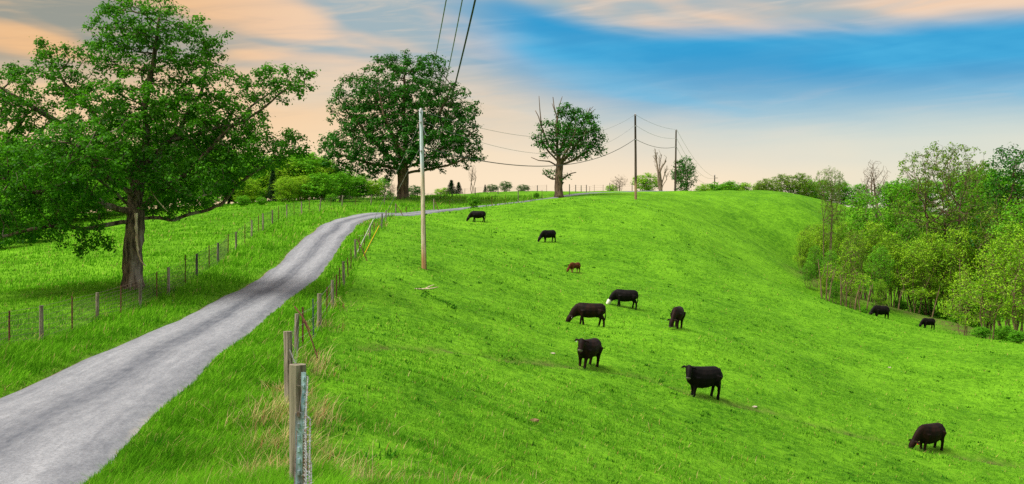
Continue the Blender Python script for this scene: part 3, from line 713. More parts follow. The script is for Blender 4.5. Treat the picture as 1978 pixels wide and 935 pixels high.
wood_p = [proto('woodland_tree', 8.0, 1, [((0,0,.62),(.30,.30,.36),520),((.08,0,.28),(.30,.30,.22),260)], 0.13, 0.014, 0.32, 0.38, 0.27, 26, 0.26, M['bark_far'], M['leaf_wood'], 6),
          proto('woodland_tree', 8.0, 1, [((.05,.03,.70),(.24,.24,.28),340),((-.12,0,.42),(.28,.24,.24),260),((.16,.05,.26),(.22,.24,.20),160)], 0.13, 0.014, 0.32, 0.38, 0.27, 26, 0.26, M['bark_far'], M['leaf_wood'], 6)]
pale_p = [proto('pale_tree', 7.0, 2, [((0,0,.62),(.30,.30,.36),420),((0,0,.25),(.30,.30,.20),200)], 0.07, 0.010, 0.28, 0.34, 0.19, 20, 0.21, M['bark_sap'], M['leaf_young'], 5),
          proto('leafy_sapling', 7.0, 3, [((0,0,.70),(.20,.20,.28),220),((.1,.05,.42),(.26,.24,.22),200),((-.12,0,.22),(.2,.2,.14),80)], 0.06, 0.010, 0.28, 0.34, 0.19, 18, 0.19, M['bark_sap'], M['leaf_young'], 4)]
shrub_p = [proto('shrub', 3.0, 4, [((0,0,.50),(.46,.46,.46),330)], 0.035, 0.008, 0.17, 0.21, 0.15, 20, 0.13, M['bark_sap'], M['leaf_wood'], 5),
           proto('pale_shrub', 3.0, 4, [((0,0,.52),(.48,.48,.46),280)], 0.035, 0.008, 0.17, 0.22, 0.14, 16, 0.13, M['bark_sap'], M['leaf_young'], 4)]
lime_p = proto('lime_sapling', 8.0, 4, [((0,0,.76),(.17,.17,.22),170),((.14,.05,.52),(.26,.26,.16),170),((-.16,0,.38),(.22,.22,.13),110),((.08,-.1,.24),(.25,.25,.10),60)], 0.055, 0.010, 0.30, 0.36, 0.17, 11, 0.17, M['bark_sap'], M['leaf_young'], 2)
sap_p = [proto('sapling_clump', 11.0, 6, [((0,0,.70),(.20,.20,.29),460),((.08,0,.44),(.24,.24,.12),170),((-.08,.03,.28),(.22,.22,.08),80)], 0.06, 0.010, 0.36, 0.40, 0.21, 14, 0.27, M['bark_sap'], M['leaf_young'], 2),
         proto('sapling_clump', 11.0, 5, [((0,0,.66),(.22,.22,.33),500),((-.05,.05,.36),(.24,.24,.14),150)], 0.065, 0.011, 0.36, 0.40, 0.20, 10, 0.26, M['bark_sap'], M['leaf_olive'], 1),
         proto('sapling_clump', 11.0, 6, [((0,0,.64),(.23,.23,.34),480),((.08,.03,.38),(.25,.25,.12),170)], 0.055, 0.010, 0.36, 0.40, 0.21, 14, 0.27, M['bark_sap'], M['leaf_wood'], 2)]
dusk_p = proto('tall_tree', 20.0, 2, [((0,0,.80),(.13,.13,.19),480),((.08,0,.52),(.20,.20,.14),260),((-.1,0,.4),(.18,.18,.10),120)], 0.16, 0.014, 0.46, 0.52, 0.26, 18, 0.30, M['bark_far'], M['leaf_far'], 3)
tall_p = proto('tall_tree', 20.0, 2, [((0,0,.74),(.17,.17,.24),620),((.06,0,.46),(.20,.20,.20),420)], 0.16, 0.014, 0.46, 0.52, 0.26, 18, 0.34, M['bark_far'], M['leaf_wood'], 4)
twig_p = proto('open_crowned_tree', 22.0, 3, [((0,0,.84),(.25,.25,.15),760),((.10,0,.62),(.20,.20,.16),260),((-.12,.1,.62),(.20,.20,.16),240),((0,0,.45),(.16,.16,.14),90)], 0.15, 0.013, 0.46, 0.50, 0.24, 11, 0.20, M['bark_far'], M['leaf_olive'], 0, 0.08)
olive_p = proto('olive_tree', 8.0, 3, [((0,0,.60),(.30,.30,.38),380),((0.1,0,.25),(.3,.3,.2),140)], 0.08, 0.012, 0.32, 0.40, 0.24, 18, 0.24, M['bark_sap'], M['leaf_olive'], 3)
bare_p = proto('bare_tree', 9.0, 3, [((0,0,.72),(.13,.13,.27),420),((.10,0,.60),(.1,.1,.2),90)], 0.09, 0.010, 0.24, 0.26, 0.1, 0, 0.1, M['bark_dead'], None, 0, 0.05, infl=1.5)
bare_tall_p = proto('bare_tree', 20.0, 3, [((0,0,.86),(.10,.10,.13),420),((-.10,0,.80),(.07,.07,.1),90),((0,0,.55),(.1,.1,.2),120)], 0.15, 0.014, 0.38, 0.42, 0.1, 0, 0.1, M['bark_dead'], None, 0, 0.03, infl=2.5)
bare_bush_p = proto('bare_bush', 3.0, 6, [((0,0,.58),(.5,.5,.42),260)], 0.028, 0.009, 0.14, 0.17, 0.1, 0, 0.1, M['bark_dead'], None, 0, 0.2)
shrub_p.append(proto('shrub', 3.0, 4, [((0,0,.52),(.44,.44,.46),260),((.2,0,.7),(.2,.2,.28),60)], 0.035, 0.008, 0.17, 0.22, 0.14, 13, 0.13, M['bark_sap'], M['leaf_far'], 3))
def conifer(h=8.0):
    root = empty('dark_conifer', (0, 0, -500)); mb = MB(); mb.tube([(0, 0, -.1), (0, 0, h * .5), (0, 0, h)], [.13, .08, .02], 6); C = []
    for z in np.linspace(.06 * h, .98 * h, 60):
        rr = (1 - z / h) * h * .21 + .08
        for a in RNG.uniform(0, 6.28, 6):
            q = np.array([math.cos(a) * rr, math.sin(a) * rr, z - rr * .25]); mb.tube([(0, 0, z), q], [.02, .006], 3)
            tt = RNG.uniform(.2, 1.05, 26)[:, None]; C.append(np.array([0, 0, z]) * (1 - tt) + q * tt + RNG.normal(0, .10, (26, 3)))
    mb.build('trunk', M['bark_far'], root); link('crown', leaves_mesh('crown', np.vstack(C), .20, .5, .4), M['leaf_pine'], root); root['_h'] = h
    return root
con_p = conifer()
# a ragged dead stub of a tree with upright splinters
def stub():
    root = empty('dead_tree', (0, 0, -500)); mb = MB()
    for dxs, z, r, ln in ((0, 4.4, .30, -.9), (.45, 6.0, .18, .9), (.75, 5.2, .14, 1.5), (-.4, 3.4, .14, -1.6), (.2, 5.3, .13, .3), (1.0, 4.2, .1, 2.0), (-.7, 2.8, .09, -2.1)):
        pts = [(dxs * .2, 0, -.1), (dxs * .5, .1, z * .35), (dxs * .8 + ln * .15, random.uniform(-.4, .4), z * .7), (dxs + ln * .3, random.uniform(-.7, .7), z)]
        mb.tube(resample(pts, 9), np.linspace(r, r * .25, 9), 6, jitter=.2)
        for q in range(5):
            b0 = np.array(pts[2]) * (1 - q / 5) + np.array(pts[3]) * (q / 5); mb.tube([b0, b0 + RNG.normal(0, .2, 3) + (ln * .12, 0, .35), b0 + RNG.normal(0, .25, 3) + (ln * .2, 0, .85)], [r * .3, .03, .012], 3)
    mb.build('trunk', M['bark_dead'], root); root['_h'] = 6.0; return root
stub_p = stub()
ALLP = wood_p + pale_p + shrub_p + sap_p + [lime_p, dusk_p, tall_p, olive_p, bare_tall_p, twig_p, bare_p, bare_bush_p, con_p, stub_p]
PROTO_KIDS = {p.name: [c for c in bpy.data.objects if c.parent == p] for p in ALLP}

# the wood behind the far pasture on the road's near-side field
WG = 'trees of the wood behind the oak pasture'
SAME = 'leafy green tree in the wood behind the big oak, half hidden by its crown'
for px, py, d, wd in ((-40,230,116,1.4),(-10,250,112,1.4),(25,262,112,1.4),(60,270,114,1.4),(95,272,118,1.4),(130,262,122,1.4),(165,268,126,1.4),(200,275,128,1.4),(235,268,130,1.4),(270,272,130,1.4),(305,268,132,1.4),(340,276,132,1.4),(375,270,134,1.4),(410,268,134,1.4),(440,285,134,1.4),(60,395,88,1.6),(-10,380,84,1.6),
        (10,340,100,1.5),(100,345,106,1.5),(190,345,116,1.6),(260,345,122,1.6),(330,340,124,1.6),(400,338,125,1.6)):
    x, y, hh = top_at(px, py, d); plant(random.choice(wood_p), x, y, hh, SAME, 'tree', WG, wd)
for i, (pr, px, py, d, wd, lab) in enumerate((
    (wood_p[0],455,312,134,1.2,'tall green tree showing between the oak crown and its low drooping limb'),
    (pale_p[0],478,340,128,1.2,'pale green tree with a grey leaning trunk at the wood edge'),
    (con_p,527,322,133,0.9,'dark narrow conifer standing at the wood edge'),
    (wood_p[1],510,300,142,1.25,'tall leafy tree rising just behind the dark conifer'),
    (pale_p[0],548,300,140,1.25,'pale tree whose top touches the sky behind the dark conifer'),
    (pale_p[0],552,338,128,1.1,'low pale bush in front of the dark conifer'),
    (wood_p[0],590,290,142,1.3,'green tree filling the gap between the oak and the domed tree'),
    (wood_p[1],618,330,130,1.3,'round green tree under the outer limb of the domed tree'),
    (pale_p[0],585,335,130,1.1,'pale rounded tree behind the leaning fence posts'),
    (wood_p[1],655,330,134,1.2,'dark green bush beneath the drooping edge of the domed tree'),
    (wood_p[0],690,338,150,1.2,'green bush seen past the trunk of the domed tree'),
    (wood_p[1],470,292,150,1.1,'tall tree at the back of the wood, its top nearest the oak crown'),
    (wood_p[0],535,296,152,1.1,'tall tree at the back of the wood, in line with the dark conifer'),
    (wood_p[1],605,292,152,1.1,'tall tree at the back of the wood, touching the domed tree'),
    (pale_p[0],630,318,140,1.1,'pale tree half behind the lowest limb of the domed tree'),
    (pale_p[0],722,345,152,1.2,'yellow green bush beside the bare grey bush near the domed tree'))):
    x, y, hh = top_at(px, py, d); plant(pr, x, y, hh, lab, 'tree' if 'tree' in lab or 'conifer' in lab else 'bush', WG, wd * (1.45 if pr is not con_p else 1.2))
DEEP = 'leafy green tree deep in the wood between the big oak and the domed tree'
for px, py, d in ((440,280,158),(490,286,160),(560,284,162),(632,300,162),(668,322,164),(705,332,166),(738,340,168),(575,310,150),(645,322,150)):
    x, y, hh = top_at(px, py, d); plant(random.choice(wood_p), x, y, hh, DEEP, 'tree', 'trees deep in the wood by the domed tree', 1.25)
for px, py, d, lab in ((470,375,122,'low dark shrub at the foot of the grey leaning trunk'),(505,378,121,'dark shrub at the foot of the dark conifer'),(640,372,128,'small shrub under the domed tree behind the leaning posts')):
    x, y, hh = top_at(px, py, d); plant(shrub_p[0], x, y, hh, lab, 'shrub', 'shrubs along the wood edge', 1.3)
x, y, hh = top_at(757, 350, 152); plant(bare_bush_p, x, y, hh, 'leafless grey bush beside the trunk of the domed tree', 'bush', None, 0.8)

# skyline bushes along the crest
SG = 'bushes along the crest skyline'
for pr, px, py, d, wd, lab in (
    (shrub_p[2],800,362,168,.9,'green bush on the skyline just past the domed tree trunk'),
    (shrub_p[1],858,366,172,1.2,'low pale bush on the skyline near the tall pale pole'),
    (con_p,872,352,168,1.3,'dark spiky bush on the skyline left of the bare forked tree'),
    (con_p,886,356,170,1.2,'smaller dark spiky bush against the bare forked tree'),
    (bare_p,913,320,176,1.1,'bare forked tree on the skyline between the two big crest trees'),
    (con_p,937,361,172,.8,'tiny dark conifer on the skyline past the bare forked tree'),
    (shrub_p[2],950,364,172,1.2,'small round bush on the skyline beside the tiny conifer'),
    (shrub_p[2],976,354,172,1.0,'pointed dark bush on the skyline between the bare forked tree and half dead tree'),
    (shrub_p[2],1010,362,176,1.2,'low round bush on the skyline nearest the half dead tree'),
    (bare_bush_p,1197,340,196,1.0,'leafless twiggy bush on the skyline by the tall dark pole'),
    (shrub_p[1],1182,360,196,.9,'tiny green bush at the foot of the leafless twiggy skyline bush'),
    (shrub_p[1],1249,337,200,.9,'pale leafy bush between the tall dark pole and the dead stub'),
    (stub_p,1277,292,196,1.0,'dead splintered tree standing on the hill crest between two poles'),
    (shrub_p[2],1322,306,206,.8,'dense dark tree on the crest beside the second dark pole'),
    (shrub_p[0],1400,352,225,1.3,'low pale bush behind the short distant pole'),
    (shrub_p[1],1436,356,225,1.3,'low pale bush beyond the hill between distant pole and thicket'),
    (shrub_p[1],1358,358,222,1.2,'small pale bush beyond the crest beside the dense dark tree')):
    x, y, hh = top_at(px, py - 5, d); hh = max(hh, 1.5); r_ = plant(pr, x, y, hh, lab.replace(' left of ', ' beside '), 'tree' if 'tree' in lab.split(' on ')[0].split(' beside')[0] and 'bush' not in lab[:30] else 'bush', SG, wd)
    if pr in shrub_p and 'dense dark tree' not in lab: r_.scale.x *= random.uniform(1.3, 1.9); r_.rotation_euler.z = random.uniform(-.3, .3)
    if pr is con_p: r_.scale.x *= 1.8; r_.scale.y *= 1.8
FG = 'trees beyond the shoulder of the hill'
for px, py, d, wd, lab in ((1470,352,220,.9,'lowest olive green tree beyond the hill shoulder'),(1482,346,222,1.2,'first tall olive green tree beyond the hill shoulder, nearest the distant pole'),(1512,338,226,1.1,'middle olive green tree beyond the hill shoulder'),(1545,336,226,1.1,'last olive green tree beyond the hill shoulder, nearest the thicket')):
    x, y, hh = top_at(px, py, d); plant(olive_p, x, y, hh * 1.12, lab, 'tree', FG, wd * 1.3, sink=.05 * hh)
for px, py, d in ((1560,342,235),(1590,342,238),(1625,346,240),(1665,350,240),(1720,345,250),(1745,340,250),(1780,338,250),(1860,320,250),(1900,318,250),(1940,320,250)):
    x, y, hh = top_at(px, py, d); plant(random.choice(wood_p), x, y, hh, 'hazy green tree far beyond the gully thicket, screened by it', 'tree', FG, 1.4, sink=.3)

# the gully thicket
TG = 'trees and saplings of the gully thicket'
for pr, px, py, d, wd, lab in (
    (twig_p,1603,318,126,.55,'slender upright tree with dark tufted crown at the thicket edge'),
    (bare_tall_p,1690,303,140,1.0,'bare topped grey tree rising out of the thicket'),
    (sap_p[2],1668,362,136,1.0,'leafy tree round the foot of the bare topped grey tree'),
    (sap_p[2],1738,346,140,.9,'green tree between the bare topped tree and the wide twiggy crown'),
    (twig_p,1822,268,134,.95,'tall tree with wide domed twiggy crown above the thicket'),
    (tall_p,1893,305,140,.9,'green tree against the side of the wide domed twiggy crown'),
    (dusk_p,1955,272,128,1.0,'tall dark tree at the picture edge over the thicket'),
    (lime_p,1912,468,100,1.05,'bright yellow green sapling tree standing forward of the gully'),
    (lime_p,1975,445,98,1.0,'bright leafy tree cut off by the picture edge at the gully mouth'),
    (lime_p,1862,505,106,.85,'small lime green sapling leaning over the cow in the gully'),
    (shrub_p[0],1895,628,98,1.5,'dark low bush under the bright yellow green sapling'),
    (shrub_p[0],1965,635,92,1.3,'dark low bush at the gully mouth by the picture edge'),
    (lime_p,1640,455,116,1.0,'bright green broad sapling over the pale bare stems at the thicket edge'),
    (shrub_p[0],1668,590,112,1.0,'low green shrub at the foot of the pale bare stems')):
    x, y, hh = top_at(px, py, d); plant(pr, x, y, hh, lab, 'bush' if 'bush' in lab or 'shrub' in lab else 'tree', TG, wd)
FILL = 'thin stemmed young tree with pale spring leaves inside the gully thicket'
for k, (px, py, d) in enumerate(((1552,455,128),(1562,500,120),(1580,425,134),(1566,430,140),(1556,440,132),(1575,470,122),(1590,430,128),(1605,480,119),(1625,420,130),(1650,440,124),(1690,420,130),(1700,470,120),(1722,440,128),(1752,420,134),(1770,455,126),(1785,400,140),(1800,440,130),(1835,400,136),(1850,430,128),(1872,380,140),(1905,400,130),(1930,390,126),(1950,420,118),(1975,380,122),(1590,525,117),(1612,540,116),(1700,535,118),(1650,560,113),(1985,340,132),(1715,395,142))):
    x, y, hh = top_at(px, py, d); plant(sap_p[(0, 2, 0, 1, 0, 2)[k % 6]], x, y, max(hh, 2.0), FILL, 'tree', 'young trees filling the gully thicket', random.uniform(.8, 1.05))
SHR = 'shadowed green shrub on the floor of the gully thicket'
for px, py, d in ((1600,560,122),(1640,565,124),(1700,572,128),(1740,575,132),(1780,578,134),(1820,590,128),(1850,600,124),(1940,625,104),(1870,585,130)):
    x, y, hh = top_at(px, py, d); plant(shrub_p[0], x, y, max(hh, 1.3), SHR, 'shrub', 'shrubs on the gully floor', 1.25)
STEM = 'slim pale bare stem standing along the front of the thicket'
stem_me = None
for px, by, tyy, ln in ((1588,585,500,-8),(1596,588,505,4),(1601,592,520,10),(1624,602,530,0),(1634,604,545,2),(1650,604,550,12),(1663,608,556,-4),(1672,606,552,10),(1735,612,560,6),(1800,615,560,14),(1852,640,500,2)):
    d = {True: 114}.get(px < 1640, 112) if px < 1700 else 124
    p0 = at(px, by, d); p0[2] = h1(p0[0], p0[1]) - .1; p1 = at(px + ln, tyy, d); mb = MB()
    pm = (p0 + p1) / 2 + RNG.normal(0, .10, 3); base = p0.copy()
    mb.tube(resample([p0 - base, pm - base, p1 - base], 9), np.linspace(.085, .04, 9), 6, jitter=.1)
    mb.tube([(pm - base), (pm - base) + (.4, .2, 1.0), (pm - base) + (.6, .3, 2.0)], [.04, .03, .015], 4); o = mb.build('bare_sapling', M['bark_sap']); o.location = base
    tag(o, STEM, 'sapling', 'pale bare stems along the thicket')
# bush on the bank of the far road
p = ground_at(915, 401); plant(shrub_p[0], p[0], p[1], 1.75, 'round dense bush beside the fence above the highest cow', 'bush', None, 1.0)
p = ground_at(1036, 383, 5, 175); plant(shrub_p[0], p[0], p[1], .8, 'low weedy clump beside the fence near the half dead tree', 'bush', None, 1.3)
# prototypes themselves leave the scene
for pr in ALLP:
    for c in PROTO_KIDS[pr.name]: bpy.data.objects.remove(c)
    bpy.data.objects.remove(pr)

# ------------------------------------------------------------------ fences
def foot(px, py, d=None):
    if d is None:
        g = ground_at(px, py, 4, 185)
        if g is None: g = at(px, py, 150)
    else: g = at(px, py, d)
    g = np.array(g); g[2] = h1(g[0], g[1]); return g
def wood_post(root, o, p0, p1, r, mat):
    mb = MB(); n = 6; pts = resample([p0 - o - (0, 0, .25), p1 - o], n)
    mb.tube(pts, np.linspace(r * 1.06, r * .97, n), 10, jitter=.04); return mb.build('wooden_post', mat, root)
def steel_post(root, o, p0, p1, w_, mat):
    mb = MB(); a, b_ = p0 - o - np.array((0, 0, .25)), p1 - o; c = (a + b_) / 2; hz = np.linalg.norm(b_ - a) / 2
    ax = (b_ - a) / (2 * hz); rz = math.pi / 2
    # T profile: flange and web
    for half, off in (((w_, .004, hz), (0, -w_ * .5, 0)), ((.004, w_ * .6, hz), (0, w_ * .12, 0))):
        q = MB(); q.box((0, 0, 0), half); V = q.v[0] + np.array(off); V = V + np.outer(V[:, 2], np.r_[ax[:2] / ax[2], 0])
        V[:, :3] += c; mb.add(V, q.f)
    for s in np.arange(.3, 2 * hz, .06): mb.box(a + ax * s + np.array((0, -w_ * .5 - .008, 0)), (.006, .006, .012))
    return mb.build('steel_post', mat, root)
def fence(name, label, posts, mesh_to=60, mesh_h=1.05, nhor=7, barbed=True, rw=.0035, group=None):
    tops, feet = [], []
    for P in posts:
        kind, tx, ty, bx, by = P[:5]; p0 = foot(bx, by, P[5] if len(P) > 5 else None)
        d = p0[1]; tp = at(tx, ty, d)
        if tp[2] - p0[2] < .7: tp[2] = p0[2] + .95
        if tp[2] - p0[2] > 1.9: tp[2] = p0[2] + 1.6
        lim = .30 * (tp[2] - p0[2]); tp[0] = p0[0] + np.clip(tp[0] - p0[0], -lim, lim); tops.append(tp); feet.append(p0)
    o = feet[0].copy(); root = tag(empty(name, o), label, 'fence', group)
    for P, p0, p1 in zip(posts, feet, tops):
        k = P[0]
        if k in 'wWd': wood_post(root, o, p0, p1, {'w': .062, 'W': .085, 'd': .06}[k], M['post_dark'] if k == 'd' else M['post'])
        else: steel_post(root, o, p0, p1, .026 if k != 'g' else .018, {'s': M['rust'], 'g': M['galv_sky_tint'], 'e': M['green_steel']}[k])
    A = np.array(feet); B = np.array(tops)
    Hh = np.minimum(B[:, 2] - A[:, 2], 1.25)
    mb = MB()
    fr = [.92, .62, .3] if not nhor else list(np.linspace(.06, .86, nhor))
    for f in fr:
        pts = A.copy(); pts[:, 0] += (B[:, 0] - A[:, 0]) * f; pts[:, 2] += Hh * f; pts[:, 1] -= .07
        mb.tube(pts - o, rw, 3, False)
    if nhor:
        for i in range(len(A) - 1):
            if A[i][1] > mesh_to: continue
            L_ = np.linalg.norm(A[i + 1] - A[i]); n = int(L_ / .16)
            for q in range(n):
                t_ = q / n; a = A[i] * (1 - t_) + A[i + 1] * t_; b_ = B[i] * (1 - t_) + B[i + 1] * t_; hh = Hh[i] * (1 - t_) + Hh[i + 1] * t_
                a = a + (0, -.07, 0); mb.tube([a - o + (0, 0, hh * .06), a - o + (0, 0, hh * .86)], rw * .8, 3, False)
    mb.build('woven_wire' if nhor else 'fence_wire', M['wire_dark'], root)
    if barbed:
        mb = MB(); pts = A.copy(); pts[:, 0] += (B[:, 0] - A[:, 0]) * .95; pts[:, 2] += Hh * .97; pts[:, 1] -= .07
        mb.tube(pts - o, rw * 1.15, 3, False); mb.build('barbed_wire', M['wire_dark'], root)
    return root, o, A, B

# the roadside fence along the oak pasture
LEFT = [('s',-120,640,-120,735,25),('w',-50,612,-50,700,28),('s',18.5,600,18.5,681),('w',79.7,590,79.7,660),('s',139.5,572,139.5,643),('w',188,565,188,622),('s',233.6,552,233.6,610),('w',271,540,271,594),('s',303,525,303,576),('w',325.5,516,325.5,568),('s',358,492,358,547),('d',380,490,380,534),('s',404,474,404,519),('d',421,469,421,511),('s',441,452,441,493),('w',456,448,456,480),('s',473.5,433,473,470),('w',486.5,425,486,458.6),('s',499.5,417,499,449),('w',508,412,508,442),('w',526,406,526,432),('s',538,398,538,425),('w',554,395,554,421),('s',568,391,568,417),('w',582.6,389,582.6,414),('s',598,384,597,410),('w',620,383,617,406),('s',640,382,638,399),('w',662,377,660,400),('s',688,380,686,398.7),('w',718,376,716,397,124),('w',743,377,742,395,130),
        ('s',851,372,851,386,142),('d',873,366,873,384,146),('s',898,372,898,381,150),('w',918,362,918,377,152),('s',942,360,942,376,154),('d',962,361,962,375,155),('s',1021,360,1021,371,160),('d',1038,358,1038,370,161),('s',1056,357,1056,369,163)]
fence('roadside_fence', 'long woven wire fence between the oak pasture and the road verge', LEFT, 62, rw=.0055)
# the pasture fence that runs from under the camera up to the crest
RIGHT = [('w',560,1180,560,1500,2.0),('g',578,797,578,1240,5.6),('g',587,719,586,1080,8.6),('W',575,704,577,976,10.5),('W',556,640,559,768,21),('w',573.5,606,572,687,30),('s',585,593,585,672,32.5),('e',604.6,577,606,645,37),('W',617,567,617,629,41),('s',632,554,631,612,44),('w',642,541,642,595,47),('s',650,530,650,582),('s',656,517,657,563),('w',663,505,665,554),('s',671,498,673,533),('s',678,481,678,518),('w',686,462,687,503),('s',694,458,694,494),('s',704.6,447,704,479),('w',715,432,713.6,466),('s',723,428,722,453),('s',730,423,730,442),('d',738,412,737,440),('w',746,406,745,428),('s',751,409,751,424),('s',757,408,757,421),('w',764.5,393,764.5,415,112),
         ('s',785,398,785,412,115),('w',838,384,838,406,121),('s',869,386,869,403,125),('s',950,378,950,397,131),('s',976,376,976,394,134),('w',1001,361,1001,391,138),('s',1026,374,1026,386,141),('s',1047,367,1047,383,143)]
rf, ro, RA, RB = fence('pasture_fence', 'wire fence of grey posts between the road and the cattle pasture', RIGHT, 0, nhor=0, barbed=False)
# pipe braces leaning on the fence
for a, b_, d, r in (((569,592),(600,640),29.5,.020),((583,611),(613.6,692),29.5,.020),((690,462),(709,504),63,.03),((764,394),(779,418),111,.035),((838,386),(848,408),121,.04)):
    p0 = at(*a, d); p1 = at(*b_, d - .4); mb = MB(); pm = (p0 + p1) / 2 + np.array((0.02, 0, .03)); mb.tube(resample([p0 - ro, pm - ro, p1 - ro], 6), r, 6); mb.build('brace_pipe', M['rust'], rf)
# barbed wire: two twisted strands with barbs, in four lines
A = RA[:11]; B = RB[:11]
for f, dxw in ((.97, .03), (.70, .05), (.42, .06), (.18, .05)):
    mb = MB(); Hh = np.minimum(B[:, 2] - A[:, 2], 1.25); pts = A.copy(); pts[:, 0] += (B[:, 0] - A[:, 0]) * f + dxw; pts[:, 2] += Hh * f
    near = resample(pts[:5] - ro, 520); s_ = np.linspace(0, 130, 520)
    for ph in (0, math.pi):
        tw = near + np.c_[np.cos(s_ * 6.28 / 1.0 + ph), np.zeros(520), np.sin(s_ * 6.28 / 1.0 + ph)] * .0045
        mb.tube(tw, .0028, 4, False)
    for i in range(4, 520, 5):
        c = near[i]; a = random.uniform(0, 3.14); v = np.array([math.cos(a), 0, math.sin(a)]) * .018
        mb.tube([c - v, c + v], .0013, 3); v2 = np.array([-math.sin(a), .3, math.cos(a)]) * .018; mb.tube([c - v2, c + v2], .0013, 3)
    mb.tube(pts[4:] - ro, .0035, 3, False)
    mb.build('barbed_wire', M['wire'], rf)
# the short fence line on the very top
CREST = [('w',1100,356,1100,375,150),('d',1112,357,1112,370,158),('w',1122.6,358,1122.6,369,163),('d',1132.6,357,1132.6,371,158),('s',1139,360,1139,370,164),('s',1148,357,1148,369,166),('s',1165,357,1165,368,168),('d',1178,353,1178,367,170),('d',1221,353,1221,366,174)]
fence('crest_fence', 'sparse fence on the hilltop skyline past the half dead tree', CREST, 0, nhor=0, barbed=False, rw=.006)

# ------------------------------------------------------------------ utility poles, wires, guys
def pole(label, base_px, top_px, d, r0, r1, mats, caps, group='utility poles along the ridge'):
    b = at(*base_px, d); b[2] = h1(b[0], b[1]); tp = at(*top_px, d); root = tag(empty('utility_pole', b), label, 'utility pole', group)
    t_ = tp - b; n = 22; pts = resample([(0, 0, -.4), t_ * .5 + np.array((.02, 0, 0)), t_], n); rr = np.linspace(r0, r1, n)
    mb = MB(); mb.tube(pts, rr, 14); o = mb.build('shaft', mats[0], root, True)
    mb = MB(); mb.tube([t_, t_ + (0, 0, .10)], [r1 * 1.15, r1 * .3], 10); mb.build('pole_cap', M['insul'], root)
    for f in caps:
        c = t_ * f; mb = MB(); mb.box(c + (0, -r1 - .02, 0), (.03, .03, .05)); mb.tube([c + (-.02, -r1 - .06, -.05), c + (-.02, -r1 - .06, 0), c + (-.02, -r1 - .06, .09)], [.05, .065, .035], 8); mb.build('insulator', M['insul'], root)
    return root, b, tp
pl1, pb1, pt1 = pole('tall pale timber utility pole with bluish top standing in the cattle pasture', (819, 518), (813, 212), float(ground_at(819, 518)[1]), .145, .105, (M['pole_pale'],), (.985, .92, .74))
mb = MB(); t_ = pt1 - pb1; mb.tube(resample([(.14, -.04, 0), t_ * .5 + (.125, -.03, 0), t_ * .97 + (.11, -.03, 0)], 12), .022, 5); mb.build('ground_wire', M['pole_dark'], pl1)
pl2, pb2, pt2 = pole('tall dark utility pole on the hill near the half dead tree', (1228, 386), (1227, 221), 140, .17, .12, (M['pole_dark_top'],), (.985, .86, .70))
pl3, pb3, pt3 = pole('dark utility pole at the hill crest beside the dead splintered tree', (1304, 367), (1306, 251), 172, .16, .11, (M['pole_dark'], M['pole_dark'], M['pole_dark']), (.985, .86, .72))
pl4, pb4, pt4 = pole('short looking distant utility pole beyond the hill', (1380, 380), (1380.5, 338), 255, .15, .12, (M['pole_dark'], M['pole_dark'], M['pole_dark']), (.98, .9))
mb = MB(); mb.tube([pt4 - pb4 + (-.1, 0, -.7), pt4 - pb4 + (.75, 0, -.7)], .06, 6); mb.build('crossarm', M['pole_dark'], pl4)

def wire_obj(pts, r, label, mat, cat='power cable', name='power_cable', group='cables between the utility poles'):
    o = np.array(pts[0]); mb = MB(); mb.tube(np.array(pts) - o, r, 5); w_ = mb.build(name, mat); w_.location = o; return tag(w_, label, cat, group)
def overhead(q0, q1, q2, r, label, mat):
    P = np.array([at(*q) for q in (q0, q1, q2)]); cz = np.polyfit(P[:, 1], P[:, 2], 2); cx = np.polyfit(P[[0, 2], 1], P[[0, 2], 0], 1)
    ys = np.linspace(P[0, 1], -12, 60); wire_obj(np.c_[np.polyval(cx, ys), ys, np.polyval(cz, ys)], r, label, mat)
dp = pb1[1]
overhead((814,214,dp), (842,105,22), (862,0,15), .0085, 'upper thin cable running from the pale pole overhead, farthest from the hill', M['cable_grey'])
overhead((815,232,dp), (865,140,20.75), (893,0,15), .0085, 'middle thin cable running from the pale pole overhead', M['cable_grey'])
overhead((818,286,dp), (880,160,21.2), (918,0,15), .014, 'thickest dark cable running from the pale pole overhead', M['cable'])
def span(qa, qb, via, r, label, mat):
    A_, B_ = at(*qa), at(*qb); u = (via[0] - PCX) / F
    # where the chord passes the sight line of the via pixel (plan view)
    den = (B_[0] - A_[0]) - u * (B_[1] - A_[1]); t_ = (u * A_[1] - A_[0]) / den; t_ = min(max(t_, .15), .85)
    c = A_ + (B_ - A_) * t_; want = at(via[0], via[1], c[1])[2]; sag = max(.2, (c[2] - want) / (4 * t_ * (1 - t_)))
    ts = np.linspace(0, 1, 40)[:, None]; P = A_ + (B_ - A_) * ts; P[:, 2] -= 4 * sag * (ts * (1 - ts))[:, 0]; wire_obj(P, r, label, mat)
span((815,214,dp), (1226,222,140), (1040,265), .012, 'highest thin cable sagging between the pale pole and the tall dark pole', M['cable_grey'])
span((816,234,dp), (1226,242,140), (1035,296), .012, 'middle thin cable sagging between the pale pole and the tall dark pole', M['cable_grey'])
span((820,286,dp), (1226,269,140), (1050,321), .032, 'thick lowest cable sagging between the pale pole and the tall dark pole', M['cable'])
span((1228,222,140), (1304,250,172), (1266,241), .016, 'highest thin cable between the two dark poles', M['cable_grey'])
span((1228,242,140), (1304,267,172), (1266,262), .016, 'middle thin cable between the two dark poles', M['cable_grey'])
span((1228,269,140), (1304,284,172), (1262,283), .030, 'thick lowest cable between the two dark poles', M['cable'])
span((1307,250,172), (1379,341,255), (1343,310), .018, 'highest cable descending from the crest pole to the distant pole', M['cable_grey'])
